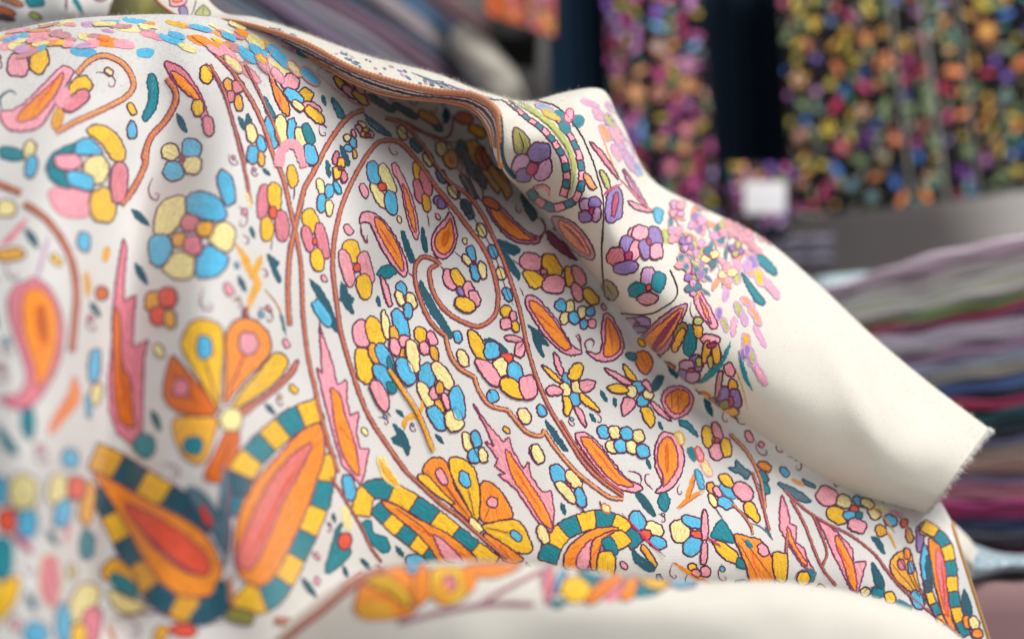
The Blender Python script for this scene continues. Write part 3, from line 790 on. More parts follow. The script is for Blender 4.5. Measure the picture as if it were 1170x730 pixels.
for (c, x, y, rx, ry, a) in (('B', 655, 255, 70, 19, 48), ('C', 725, 310, 42, 15, 45), ('B', 790, 345, 50, 20, 42), ('T', 765, 240, 38, 18, 18), ('O', 715, 190, 60, 15, 22),
    ('Y', 765, 212, 40, 12, 22), ('C', 550, 190, 45, 20, 38), ('B', 562, 232, 45, 16, 40), ('Y', 580, 270, 30, 14, 45), ('B', 520, 250, 52, 18, 40), ('P', 430, 240, 50, 16, 42), ('P', 525, 325, 62, 16, 42), ('C', 455, 290, 50, 18, 42),
    ('O', 330, 190, 60, 13, 25), ('P', 370, 230, 40, 13, 30), ('B', 310, 130, 50, 11, 15), ('O', 490, 150, 30, 14, 30), ('C', 470, 120, 40, 10, 22), ('P', 590, 300, 30, 12, 50), ('B', 430, 165, 34, 13, 30), ('P', 650, 340, 40, 16, 55)):
    E(c, x, y, rx, ry, a, 'J' if y > 260 else None)
L('P', '640,200 600,300 640,390', 5); L('W', '330,290 400,400 480,620 510,730', 9)
T(SM, 350, 50)
L('H', '60,108 110,110 180,150 262,225 282,270 225,272 150,222 85,168 48,128 62,108', 7); L('W', '85,125 140,140 200,180', 4)
E('Y', 150, 178, 38, 15, 48); E('P', 195, 168, 40, 17, 38); E('P', 190, 216, 40, 15, 44); E('Y', 236, 240, 42, 17, 46); E('P', 232, 202, 30, 14, 48)
E('K', 172, 132, 46, 11, 18, 'K'); F('T', '112,240 150,280 166,320 150,332 125,290', 'K'); F('K', '258,312 330,365 382,412 340,402 285,360', 'K', True); F('B', '262,335 300,360 340,400 300,380', 'K')
E('P', 240, 380, 24, 12, 40); E('Y', 265, 390, 18, 14, 30); E('C', 245, 360, 20, 9, 30); E('P', 282, 405, 16, 13); E('Y', 250, 405, 13, 11); E('R', 268, 410, 12, 8)
E('B', 207, 440, 14, 24, -20); E('B', 184, 465, 20, 14, 20); E('Y', 214, 492, 9, 18, -15); E('C', 180, 420, 14, 14); E('P', 210, 400, 8, 18, -20)
E('H', 130, 508, 13, 26, 8); E('Y', 152, 530, 17, 22); E('Y', 134, 575, 17, 26); E('H', 165, 592, 13, 26, -8); E('W', 146, 555, 6, 8)
F('K', '150,450 170,480 192,530 180,540 160,500', 'K'); F('K', '90,520 104,550 105,590 92,575', 'K'); E('B', 135, 640, 12, 28, -28, 'K')
for (x, y, c) in ((425, 395, 'C'), (485, 450, 'T'), (540, 512, 'C'), (600, 590, 'T'), (650, 660, 'C'), (708, 724, 'K')): E(c, x, y, 18, 32, -26)
L('Q', '385,360 425,395 485,450 540,512 600,590 650,660 708,724', 3.5)
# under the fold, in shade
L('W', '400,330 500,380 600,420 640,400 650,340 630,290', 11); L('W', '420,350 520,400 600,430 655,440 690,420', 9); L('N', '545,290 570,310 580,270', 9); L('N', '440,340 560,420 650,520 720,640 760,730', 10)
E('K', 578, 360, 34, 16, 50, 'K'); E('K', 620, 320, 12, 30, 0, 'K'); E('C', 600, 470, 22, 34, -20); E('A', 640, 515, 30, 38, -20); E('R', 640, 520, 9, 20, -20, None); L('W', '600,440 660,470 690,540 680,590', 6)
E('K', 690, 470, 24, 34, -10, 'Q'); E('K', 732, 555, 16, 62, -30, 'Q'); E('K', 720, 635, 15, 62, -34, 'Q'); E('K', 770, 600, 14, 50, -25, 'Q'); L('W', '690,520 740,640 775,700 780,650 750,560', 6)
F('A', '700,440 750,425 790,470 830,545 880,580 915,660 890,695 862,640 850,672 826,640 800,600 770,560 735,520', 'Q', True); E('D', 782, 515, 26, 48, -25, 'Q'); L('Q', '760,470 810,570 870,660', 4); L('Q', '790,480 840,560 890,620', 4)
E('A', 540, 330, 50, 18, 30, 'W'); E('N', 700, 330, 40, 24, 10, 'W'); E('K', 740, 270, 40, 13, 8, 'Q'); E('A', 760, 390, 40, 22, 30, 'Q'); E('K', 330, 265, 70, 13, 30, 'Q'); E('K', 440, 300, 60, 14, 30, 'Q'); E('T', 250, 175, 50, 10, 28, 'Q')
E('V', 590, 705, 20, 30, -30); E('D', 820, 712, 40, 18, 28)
T(SM, 380, 200)
F('W', '955,250 1000,285 1060,330 1100,370 1060,370 1000,330 960,290', 'Q'); F('K', '838,80 870,120 905,170 890,205 860,160 840,110', 'Q')
# ---- lower left: spear, fan flower, paired checkered leaves (out of focus)
T(SM, 0, 340, 3.883, 3.4, 2.6)
F('H', '110,-70 160,-85 220,-40 260,40 280,150 260,290 200,410 120,490 40,480 0,440 80,430 115,370 100,270 50,120 35,20 60,-40', 'W')
F('O', '110,-20 160,-40 210,-10 245,60 255,160 230,290 175,400 158,380 148,300 110,180 95,60', 'W'); E('D', 185, 120, 26, 88, -5, None)
F('T', '100,500 145,500 150,580 135,630 100,590', 'K'); F('T', '-10,570 40,620 82,690 30,672', 'K')
F('O', '330,350 352,450 285,540 225,606 228,550 300,430', 'H'); E('B', 420, 300, 24, 72, 4); E('C', 426, 425, 24, 46, 10); E('B', 392, 480, 10, 50, -4, 'S')
F('H', '545,-260 562,-230 550,-60 548,20 604,-12 592,100 590,222 657,188 640,262 635,400 632,590 582,650 520,602 485,500 480,350 498,200 500,40 520,-120', 'W', True)
F('D', '500,60 530,90 540,280 577,370 592,500 600,572 540,560 510,470 500,300', 'M')
E('A', 682, 18, 36, 42); E('R', 745, 0, 38, 42); E('R', 705, 82, 35, 40); E('A', 757, 96, 25, 38)
F('D', '760,262 800,288 880,380 952,480 942,522 800,512 738,462 728,390'); E('H', 805, 400, 34, 38)
F('A', '775,540 900,528 962,540 950,622 905,730 830,720 780,632'); E('T', 860, 656, 40, 38, 0, 'K')
E('T', 642, 655, 46, 50, -20, 'K'); E('B', 312, 712, 36, 42)
T(SM, 200, 350, 3.883, 3.4, 2.6)
F('Y', '30,150 70,75 130,58 200,90 217,170 205,300 192,465 160,410 100,310 40,210'); E('B', 130, 182, 32, 48, 0); L('W', '130,230 165,350 190,460', 7)
F('O', '230,120 280,58 350,62 412,120 422,200 370,270 290,350 220,435 222,300'); E('P', 322, 165, 42, 46); L('W', '310,215 260,320 222,430', 7)
F('Y', '440,208 502,240 452,330 345,412 255,455 290,380 370,290'); F('N', '542,238 530,292 462,365 372,432 295,490 258,470 350,422 450,352', 'W'); E('C', 245, 502, 44, 50)
F('D', '240,540 285,560 245,760 130,760 190,620', 'W')
band('645,455 590,478 510,515 420,590 335,675 285,760 262,850 258,930', (105, 125), 'YTYTYKT', 7)
F('P', '640,85 662,150 700,262 718,352 760,325 762,420 775,482 815,470 802,560 820,632 858,632 840,735 822,790 800,765 740,700 700,560 660,410 628,270 652,300', 'W', True)
F('O', '692,365 732,400 752,482 782,562 802,642 815,745 790,735 745,660 715,560 700,470', 'W')
E('A', 930, 715, 14, 50, -20, 'C'); L('S', '465,20 480,80 490,130', 16); L('W', '640,60 648,120', 6)
T(SM, 0, 542, 3.883, 3.4, 2.6)
band('410,-85 500,-45 620,25 740,95 840,170 920,260', (125, 110), 'AKYKK', 5); band('440,60 480,150 530,250 585,360 640,455 720,550 820,595 920,590 1000,545', (90, 125), 'KYKAKAK', 7)
F('O', '415,-5 520,40 650,110 800,188 905,260 972,370 982,452 930,532 820,542 730,492 640,372 560,222 480,102', 'W'); F('R', '560,130 700,190 850,290 930,382 910,445 820,412 700,312 610,222', 'W'); L('W', '620,235 720,350 820,425 910,448', 12)
F('S', '830,60 910,90 990,220 985,330 940,250 870,150', 'K'); E('R', 915, 182, 18, 50, -25, 'W')
E('A', 385, 130, 30, 92, 6); E('T', 385, 310, 30, 60, 0, 'K')
F('A', '448,425 500,370 562,398 612,470 600,500 540,470 470,470'); E('T', 556, 490, 28, 70, -55, 'K'); F('C', '485,510 560,540 645,575 630,605 560,618 500,580')
E('B', 0, 70, 30, 62); E('C', 100, 80, 60, 76); E('R', 30, 202, 40, 52); E('B', 120, 216, 44, 62); L('X', '50,255 95,300 145,350', 28); E('T', 10, 370, 46, 92, 0, 'K'); F('Y', '85,450 70,560 0,650 -60,700 -60,520 0,480')
E('C', 256, 70, 42, 66, 5); E('B', 275, 170, 34, 62, 12); E('R', 335, 60, 38, 50); L('H', '310,205 285,310', 18); E('H', 222, 470, 42, 102, 0, 'I'); E('C', 366, 572, 58, 92, 25); E('B', 280, 662, 32, 84, 0); E('B', 160, 702, 52, 48); E('H', 402, 672, 44, 82, 8); E('Y', 345, 712, 34, 50); E('R', 815, 692, 54, 28, 8); E('A', 715, 705, 30, 42, 25); L('W', '500,640 580,625 700,610 800,650', 8); L('W', '800,655 900,660 1000,650', 8)
L('N', '480,650 490,700 520,760', 20)
T(SM, 200, 542, 3.883, 3.4, 2.6)
band('672,-90 665,10 640,120 590,240 535,350 480,450 420,535 340,560 285,520', (80, 125), 'YTYTYTY', 7)
F('O', '640,-222 662,-100 625,30 592,130 502,330 442,442 380,492 300,462 264,380 267,250 300,120 370,10 470,-100 560,-192', 'W')
F('Z', '602,-135 542,0 482,110 412,270 342,412 285,407 274,350 330,200 400,60 500,-70', 'W'); L('R', '560,-60 470,80 400,230 330,370', 20)
E('E', 286, 626, 62, 34, 10); F('K', '180,490 222,480 225,600 190,620', 'K')
L('S', '215,-40 222,120 226,280 220,400', 46); L('W', '232,0 240,200 235,400', 14); L('N', '240,430 250,540 258,600', 26); F('K', '130,560 160,585 150,660 60,650', 'K') 
F('T', '742,218 720,300 778,332 752,382 682,436 668,410 700,300 716,240', 'K'); E('R', 752, 295, 26, 36)
V('440,645 540,652 640,602 740,502 830,442', 30, 'N'); V('690,10 760,120 830,242 865,318 915,385', 9, 'N'); E('C', 760, 190, 14, 50, -12, 'C')
E('B', 772, 60, 26, 56, -14)
# fan flower and long leaf at the lower centre
T(SM, 400, 500)
F('P', '545,-150 610,-60 680,20 705,-5 718,55 770,140 790,104 802,170 850,240 892,236 906,330 895,424 840,382 740,232 655,160 692,160 640,128 655,95 598,15 640,40 600,-50', 'W', True)
F('O', '688,50 740,115 795,200 868,312 896,402 850,372 785,270 720,175', 'W')
F('O', '326,162 330,120 370,88 420,100 442,150 472,232 545,352 520,362 430,282 370,222'); F('Y', '298,172 340,165 400,230 462,292 430,284 340,222'); E('P', 405, 172, 18, 38, -26)
F('Y', '438,100 480,88 532,115 562,170 577,282 562,372 510,282 460,192'); E('B', 508, 186, 20, 36, -22); L('W', '520,215 555,360', 4); L('W', '415,205 530,355', 4)
F('O', '578,205 612,193 662,230 702,290 722,347 690,362 600,377 573,340 578,260'); E('P', 632, 286, 23, 22); L('W', '620,310 595,365', 4); F('Y', '588,387 680,365 750,370 792,440 807,502 740,507 660,462 590,402'); E('B', 735, 434, 28, 17, 42); L('W', '600,395 710,425', 4); E('C', 558, 388, 18, 36, -45); F('O', '590,422 650,450 740,510 765,545 690,545 610,462')
band('48,345 62,262 105,225 180,240 270,285 370,352 470,430 575,512 640,560', (84, 78), 'YTYTYTY', 7); band('112,305 150,345 200,392 260,440 330,490 400,545', (64, 70), 'TYTYT', 5)
F('O', '138,280 200,298 300,358 420,418 505,480 560,550 410,555 350,482 270,402 180,332'); F('P', '368,428 430,468 500,545 425,540 390,482', 'W'); L('W', '200,310 300,380 380,450', 4)
F('T', '48,380 90,368 102,420 152,440 177,490 150,507 100,472 60,422', 'K'); E('B', 292, 545, 46, 24, 5); F('A', '122,88 180,148 218,217 160,192 133,140', 'C'); E('C', 855, 430, 22, 42, -20)
E('B', 920, 160, 30, 42, -20); E('C', 990, 185, 24, 48, -38); E('C', 958, 240, 22, 60, -42); E('B', 1020, 265, 22, 42, -15); E('R', 970, 210, 10, 8)
L('W', '1005,295 1045,335', 5); E('C', 830, 72, 22, 42, -24)
# ---- the folded-back second shawl
T(SF, 0, 0, 4.5, 2.6, 1.8)
L('H', '800,-60 808,0 825,50 872,92', 11); E('P', 915, 4, 44, 30, -10); E('O', 912, -4, 24, 18); E('V', 945, 68, 20, 34, -15); F('G', '1004,76 1046,30 1082,76 1040,84'); L('Q', '985,84 1000,40 1012,-10', 6); L('M', '1046,34 1042,80', 4); E('L', 960, -40, 40, 24, 20)
T(SF, 560, 90)
band('60,92 105,125 168,178 222,216 271,266 318,338 337,400 339,466 326,520', (14, 34), 'PT', 15)
band('240,140 300,185 345,240 378,300 398,360 408,430 400,490 375,540 330,562 280,574 235,556 200,530 178,495', (16, 38), 'TP', 15)
L('G', '60,85 140,112 200,150 290,225 348,310 372,390 370,460 352,520', 22); L('E', '80,100 200,165 280,235 335,310 360,390 352,470', 4); L('P', '195,490 232,478 258,492 262,518', 15); L('W', '190,478 235,468 265,488 262,520', 5)
L('M', '0,60 120,100 200,150', 3)
F('E', '105,218 150,243 178,285 160,330 120,336 104,290'); L('M', '125,240 145,290 140,330', 5)
E('V', 216, 326, 50, 40, -10); F('L', '95,385 120,340 165,340 175,385 150,405 105,410'); F('L', '215,380 260,355 275,400 255,440 210,450 195,420'); E('V', 150, 426, 34, 30); E('X', 186, 396, 22, 26, 20)
E('L', 424, 562, 25, 28); E('V', 465, 556, 24, 30); E('L', 470, 602, 19, 30); E('V', 425, 610, 26, 25); E('X', 452, 586, 10, 16)
V('100,85 180,95 300,130 390,230 440,330 475,430 500,530 502,650 500,730', 6, 'Q', None)
E('V', 550, 560, 36, 76, 8); E('X', 552, 560, 11, 54, 8); L('X', '498,520 540,488 582,468', 12)
F('H', '440,280 500,330 562,422 566,445 510,380'); F('L', '590,400 640,470 700,575 660,535 610,460'); F('P', '610,545 660,558 726,592 650,582'); E('B', 745, 605, 18, 32, -10, 'T'); E('I', 440, 458, 14, 40, -32); E('G', 510, 450, 12, 46, -22)
L('H', '565,440 600,470 660,540 720,590', 7); L('I', '480,210 520,320 560,420', 7); L('X', '590,400 640,490 690,580', 4)
E('T', 320, 168, 42, 18, 24, None); E('P', 348, 166, 18, 30, 20, 'X'); E('T', 388, 190, 24, 24, 20, 'S'); E('T', 330, 215, 16, 30, -30, 'S'); E('G', 270, 165, 40, 10, 30, 'A'); E('B', 240, 130, 40, 8, 16, 'L')
for (c, x, y, rx, ry, a) in (('L', 600, 310, 26, 54, -34), ('P', 560, 250, 20, 44, -30), ('I', 510, 240, 16, 40, -30), ('G', 530, 190, 16, 36, -30), ('P', 480, 160, 16, 30, -40), ('L', 620, 370, 16, 40, -30), ('P', 560, 330, 12, 40, -30), ('L', 540, 130, 30, 12, 40), ('P', 440, 110, 40, 9, 20), ('B', 650, 400, 14, 30, -30)):
    E(c, x, y, rx, ry, a, 'L')
E('P', 650, 690, 34, 34); E('V', 715, 705, 34, 32); E('Y', 820, 600, 20, 30, -25, 'P'); E('G', 780, 700, 12, 30, -20, 'G')
T(SF, 600, 250)
V('350,0 341,100 345,250 365,370 400,410 480,425 560,420 620,390 668,350 672,300 642,230', 7, 'Q', None)
E('V', 450, 116, 29, 38, 8); E('H', 406, 166, 38, 38); E('P', 486, 142, 24, 42, 10); E('V', 445, 215, 50, 27, -8); E('X', 458, 166, 15, 18)
E('P', 508, 66, 34, 34, 30); E('V', 576, 82, 29, 44, -15); E('V', 528, 138, 22, 42, -15); E('P', 580, 148, 28, 34); E('X', 545, 105, 10, 14)
E('L', 545, 260, 29, 44, 4); E('T', 590, 281, 28, 42, 12, 'K'); E('T', 500, 316, 40, 31, -10, 'K'); F('J', '500,345 545,325 590,345 575,372 535,380 505,365'); E('R', 547, 305, 12, 12)
E('E', 376, 316, 28, 42, -36); L('M', '365,295 388,340', 4)
F('J', '718,380 660,398 590,448 505,535 492,560 560,606 620,592 662,520 700,440', 'M'); F('O', '698,398 610,458 520,545 575,585 640,530', 'W'); F('W', '690,405 610,490 555,580 575,586 635,510', None)
E('T', 731, 540, 27, 64, 3, 'K'); E('E', 690, 500, 22, 42, 30); E('A', 682, 535, 16, 56, 24); E('A', 765, 492, 17, 36, -10); E('G', 766, 455, 20, 16)
E('V', 760, 642, 27, 36, -20); E('L', 718, 655, 31, 28); E('V', 704, 692, 24, 25); E('L', 745, 698, 28, 24); E('X', 740, 668, 13, 10)
E('V', 520, 456, 36, 20, 6); E('L', 470, 470, 36, 27, 10); E('X', 496, 470, 12, 10); E('V', 510, 488, 30, 14)
F('P', '750,308 778,330 822,400 852,472 830,488 790,442 753,380', 'W'); F('O', '765,335 802,400 826,470 790,412', 'W'); L('M', '735,370 732,410 745,440 760,420', 5)
E('P', 822, 534, 40, 21, 8); E('A', 804, 590, 17, 46, 8); E('A', 846, 592, 17, 46, -8); E('G', 822, 632, 11, 28); E('X', 826, 560, 20, 10)
L('T', '912,545 872,630 800,700 770,730', 20); L('S', '900,90 888,170 880,240 872,310', 17); L('T', '885,160 880,240', 5)
F('T', '985,138 1060,168 1112,228 1106,252 1050,210', 'K'); F('T', '958,238 1000,288 1062,372 1030,374 990,310', 'K'); L('T', '945,588 965,650 992,730', 14)
F('J', '120,-5 200,8 272,80 307,150 292,182 230,152 160,82', 'M'); F('O', '150,8 205,28 262,92 290,160 230,130 175,75', 'W'); L('W', '165,22 225,75 275,145', 14)
E('D', 535, 628, 30, 40, -20); E('D', 620, 655, 42, 18, 12); E('E', 570, 615, 30, 10, -10)
for (c, x, y, rx, ry, a) in (('A', 1000, 232, 18, 26, -20), ('V', 1008, 190, 16, 34, -20), ('Y', 1040, 262, 18, 40, -22), ('P', 1092, 312, 14, 52, -40), ('G', 930, 250, 18, 40, -30), ('P', 935, 180, 14, 44, -20), ('L', 985, 215, 14, 24, 0),
    ('I', 985, 370, 34, 12, 40), ('I', 1020, 430, 12, 48, -30), ('L', 970, 440, 12, 36, -15), ('P', 1040, 520, 9, 50, -30), ('G', 945, 400, 14, 30, -20),
    ('A', 980, 548, 17, 34, -6), ('V', 966, 602, 15, 26, 0), ('G', 1006, 622, 17, 34, -10), ('X', 990, 590, 8, 12, 0), ('P', 1040, 682, 13, 52, -32), ('P', 925, 480, 10, 40, 5), ('L', 890, 330, 12, 34, 10), ('V', 860, 420, 12, 26, 0), ('G', 885, 470, 12, 34, -20)):
    E(c, x, y, rx, ry, a, 'L')
rr = np.random.default_rng(11)
def spray(pts, gap, pal, seed, rad, w=1.5):
    """flowering stem: a thin stalk with small flowers and paired lance leaves along it"""
    r = np.random.default_rng(seed)
    keep = _t['w']; _t['w'] = w
    L('S', pts, 5)
    p = np.array([tuple(float(c) for c in q.split(',')) for q in pts.split()]); c = resample(crom(p, 60), step=gap)
    t = np.gradient(c, axis=0); t /= np.linalg.norm(t, axis=1, keepdims=True)
    for i, (q, d) in enumerate(zip(c, t)):
        nrm = np.array([-d[1], d[0]])
        for sg in (-1, 1):
            b = q + d * 8; tip = b + (d * 0.8 + nrm * sg * 0.6) * rad * 1.9
            m = (b + tip) / 2; o = np.array([-(tip - b)[1], (tip - b)[0]]) * 0.16
            F(r.choice(list('TGPLI')), [tuple(b), tuple(m + o), tuple(tip), tuple(m - o)], 'J')
        s_ = 1 if i % 2 else -1
        f = q + nrm * s_ * rad * 0.9; c1, c2 = r.choice(list(pal), 2, False); a0 = r.uniform(0, 1.5)
        for k in range(4):
            a = a0 + k * math.pi / 2
            E((c1, c2)[k % 2], f[0] + 0.62 * rad * math.cos(a) * 0.85, f[1] + 0.62 * rad * math.sin(a), rad * 0.58, rad * 0.44, math.degrees(a), 'J' if i % 3 else 'W')
        E('X', f[0], f[1], rad * 0.2, rad * 0.2, 0, None)
    _t['w'] = keep
spray('645,-25 690,50 735,140 770,235', 84, 'PLVLGT', 3, 36)
spray('750,-70 805,30 845,130 862,250', 88, 'LVCLPT', 4, 38)
spray('690,130 735,205 770,300', 80, 'PLVTL', 6, 32)
spray('880,-20 930,60 960,130', 80, 'GLPV', 8, 30)
for k in range(16):
    E(rr.choice(list('PLGAIP')), rr.uniform(900, 1100), rr.uniform(40, 140), rr.uniform(7, 12), rr.uniform(20, 44), rr.uniform(-50, -20), 'J')
T(SF, 580, 390)
E('A', 1000, 206, 19, 36, 0); E('V', 960, 236, 24, 34, 15); E('V', 1012, 250, 24, 40, -8); E('E', 965, 290, 25, 30); E('A', 992, 312, 34, 20, -10); E('J', 990, 362, 30, 32); E('X', 992, 262, 10, 22)
E('P', 985, 125, 20, 30, -25); E('J', 938, 190, 11, 60, 8); L('M', '990,330 990,395', 4)
E('E', 900, 285, 22, 36, 15, 'Q'); L('N', '830,220 900,240 910,300 860,260', 7); L('T', '990,20 930,122 870,172 800,188', 20); L('T', '1028,55 1050,150 1088,218', 15); E('P', 1122, 150, 13, 48, -32, 'L'); L('I', '1000,100 1040,200 1065,300', 6); E('G', 1078, 60, 13, 38, -20, 'L'); E('V', 1060, 40, 12, 24, 0, 'L'); E('A', 870, 240, 26, 14, 20, 'N'); E('G', 850, 90, 12, 22, -10)
# strip along the top of the fold, and a sliver of it at the far left
T(SF, 0, 0, 1.0)
for k in range(46):
    x = rr.uniform(300, 560); t = (x - 250) / 310
    y0 = np.interp(x, [250, 330, 420, 500, 562], [14, 34, 67, 88, 110]); y1 = np.interp(x, [250, 330, 410, 490, 552], [22, 42, 78, 99, 112])
    E(rr.choice(list('SLVJKS')), x, rr.uniform(min(y0 + 2, y1), max(y0 + 2, y1) + 0.5), rr.uniform(2, 5), 1.1, 24, None)
for k in range(6): L(rr.choice(list('SVK')), [(470 + k * 14, 84 + k * 4.6), (490 + k * 14, 92 + k * 4.4), (510 + k * 13, 103 + k * 2.5)], 0.9)
# ---- embroidered end of the front fold
T(SR, 400, 500, 3.883, 3.2, 2.6)
F('O', '30,690 70,630 150,585 260,570 282,620 275,780 40,790'); F('Y', '70,640 150,610 250,680 270,760 180,700'); F('A', '40,740 150,720 200,790 60,800', 'O'); L('N', '100,640 200,680 260,760', 5); L('N', '-40,660 0,640 60,600', 20)
F('O', '285,590 345,575 350,700 290,740'); F('Y', '360,592 420,570 500,580 537,640 502,712 420,742 358,700'); E('H', 440, 650, 30, 38); F('A', '395,640 440,680 420,735 375,700', 'O'); E('B', 278, 580, 24, 26)
F('O', '508,568 600,556 762,556 702,602 600,622 528,602'); F('O', '500,580 545,600 560,640 520,690', 'N')
V('560,750 640,700 720,655 850,592', 14, 'J')
F('H', '862,590 902,588 892,700 866,735', 'W'); F('B', '930,598 962,600 920,692 903,682'); L('W', '850,600 840,680', 6)
T(SR, 620, 542, 3.883, 3.2, 2.6)
E('Y', 152, 508, 64, 54, -10); F('T', '160,428 272,430 215,487', 'K'); F('O', '330,440 372,450 242,562 188,566 240,490'); F('H', '352,478 372,490 322,552 278,552', 'P'); F('O', '378,468 422,460 402,542 340,552'); F('T', '430,490 522,520 430,543 413,525', 'K'); F('Y', '440,465 552,470 552,500 500,512 450,490'); F('B', '550,466 620,455 682,490 600,502'); F('T', '30,560 110,565 60,590', 'K'); L('W', '100,440 60,530', 6)

T(SR, 0, 0, 1.0, 3.2, 2.4)
V('312,742 340,718 368,697 396,674 420,658 440,650', 7, 'N'); V('455,712 500,700 560,690 610,690', 4, 'J')
def fillers(st, n, x0, x1, y0, y1, seed, clear=8.0, ok=None):
    """tiny leaves, buds and tendrils worked into the open ground between the larger motifs"""
    r = np.random.default_rng(seed)
    occ = np.array([v_ for v_ in st.v]) - CAM
    zc = occ @ FWD
    oc = np.stack([PW / 2 + FPX * (occ @ RGT) / zc, PH / 2 - FPX * (occ @ UPV) / zc], 1)
    done = 0
    for _ in range(n * 14):
        x, y = r.uniform(x0, x1), r.uniform(y0, y1)
        if ok and not ok(x, y): continue
        near = np.min(np.hypot(oc[:, 0] - x, oc[:, 1] - y))
        if near < clear: continue
        big = min(near * 1.08, 16)
        a = r.uniform(40, 85)
        k = r.uniform()
        T(st, 0, 0, 1.0, 2.6, 1.9 if x > 260 else 2.4)
        before = len(st.v)
        if k < 0.34:
            E(r.choice(list('CBYP')), x, y, big * 0.55, big * 0.32, a)
        elif k < 0.62:
            t_ = math.radians(a); u_, v_ = np.array([math.cos(t_), math.sin(t_)]), np.array([-math.sin(t_), math.cos(t_)])
            q = [np.array([x, y]) + u_ * p_ * big * 0.85 + v_ * w_ * big * 0.24 for p_, w_ in ((-1, 0), (-.3, 1), (.4, .8), (1, 0), (.4, -.7), (-.3, -1))]
            F('K', [tuple(p_) for p_ in q], 'K', True)
        else:
            t_ = math.radians(a); s_ = r.choice([-1, 1]); b = big * 0.9
            q = [(x + b * (math.cos(t_) * p_ - math.sin(t_) * w_ * s_), y + b * (math.sin(t_) * p_ + math.cos(t_) * w_ * s_)) for p_, w_ in ((-1, -.3), (-.3, .25), (.4, .3), (.8, -.1), (.5, -.4), (.25, -.15))]
            L('W', q, 1.5)
            if k > 0.8: E(r.choice(list('PCB')), x + b * 0.1, y - b * 0.5, big * 0.28, big * 0.22, a)
        if len(st.v) > before:
            no = np.array(st.v[before:]) - CAM; z2 = no @ FWD
            oc = np.vstack([oc, np.stack([PW / 2 + FPX * (no @ RGT) / z2, PH / 2 - FPX * (no @ UPV) / z2], 1)])
            done += 1
        if done >= n: break
fillers(SM, 50, -145, -20, 70, 720, 9, 13.0)
fillers(SM, 95, -20, 330, 60, 720, 5, 11.0)
fillers(SM, 270, 260, 1080, 90, 680, 6, 6.2)
fillers(SF, 26, 590, 850, 120, 470, 7, 8.5, lambda x, y: x < 640 + (y - 110) * 0.75)
# ------------------------------------------------------------------ fibres, cords, fringe
def fibres(cloth, idx, lo, hi, seed, width=0.00006):
    """loose wool fibres standing off the cloth at the given grid vertices"""
    r = np.random.default_rng(seed); v = []; f = []
    for i in idx:
        p = cloth.V[i]; n = cloth.N[i]
        if n @ (CAM - p) < 0: n = -n
        d = n + r.normal(0, 0.75, 3); d /= np.linalg.norm(d)
        d2 = d + r.normal(0, 0.6, 3); d2 /= np.linalg.norm(d2)
        l = r.uniform(lo, hi)
        s = np.cross(d, r.normal(0, 1, 3)); s /= np.linalg.norm(s); s *= width
        a = p + r.normal(0, 0.0006, 3) - n * 0.0002
        b = a + d * l * 0.5; c = b + d2 * l * 0.5
        k = len(v)
        v += [a - s, a + s, b + s * 0.8, b - s * 0.8, c]
        f += [(k, k + 1, k + 2, k + 3), (k + 3, k + 2, k + 4)]
    return np.array(v), f

def tube(pts, rad, nseg=8, twist=None, amp=0.13, rad1=None):
    """rope along 3-D points: round section with plied strands"""
    p = resample(crom(pts, 12 * len(pts)), step=max(0.0008, rad * 0.6))
    t = np.gradient(p, axis=0); t /= np.linalg.norm(t, axis=1, keepdims=True)
    ref = np.array([0.3, -0.2, 0.93])
    a = np.cross(t, ref); a /= np.linalg.norm(a, axis=1, keepdims=True)
    b = np.cross(t, a)
    s = np.r_[0, np.cumsum(np.linalg.norm(np.diff(p, axis=0), axis=1))]
    th = np.linspace(0, 2 * math.pi, nseg, endpoint=False)
    rl = np.linspace(rad, rad1 or rad, len(p))[:, None]
    R = rl * (1 + (amp * np.cos(2 * (th[None] - (s / (twist or 1e9))[:, None] * 2 * math.pi)) if twist else 0 * th[None] + 0 * s[:, None]))
    V_ = p[:, None] + R[..., None] * (np.cos(th)[None, :, None] * a[:, None] + np.sin(th)[None, :, None] * b[:, None])
    n = len(p); f = []
    for i in range(n - 1):
        for k in range(nseg):
            f.append((i * nseg + k, i * nseg + (k + 1) % nseg, (i + 1) * nseg + (k + 1) % nseg, (i + 1) * nseg + k))
    f.append(tuple(range(nseg))[::-1]); f.append(tuple((n - 1) * nseg + k for k in range(nseg)))
    uv = np.stack([np.repeat(s, nseg), np.tile(th * rad, n)], 1)
    return V_.reshape(-1, 3), f, uv

def rope_mat(name, rgb):
    m, nt, b = new_mat(name)
    n = node(nt, 'ShaderNodeTexNoise', i_Scale=900.0, i_Detail=3.0)
    tc = node(nt, 'ShaderNodeTexCoord'); nt.links.new(tc.outputs['Object'], n.inputs['Vector'])
    mr = node(nt, 'ShaderNodeMapRange'); mr.inputs['To Min'].default_value = 0.55; mr.inputs['To Max'].default_value = 1.4
    nt.links.new(n.outputs['Fac'], mr.inputs['Value'])
    hs = node(nt, 'ShaderNodeHueSaturation'); hs.inputs['Color'].default_value = (*rgb, 1)
    nt.links.new(mr.outputs[0], hs.inputs['Value']); nt.links.new(hs.outputs[0], b.inputs['Base Color'])
    bp = node(nt, 'ShaderNodeBump'); bp.inputs['Strength'].default_value = 0.5; bp.inputs['Distance'].default_value = 0.0004
    nt.links.new(n.outputs['Fac'], bp.inputs['Height']); nt.links.new(bp.outputs[0], b.inputs['Normal'])
    b.inputs['Roughness'].default_value = 0.85
    return m

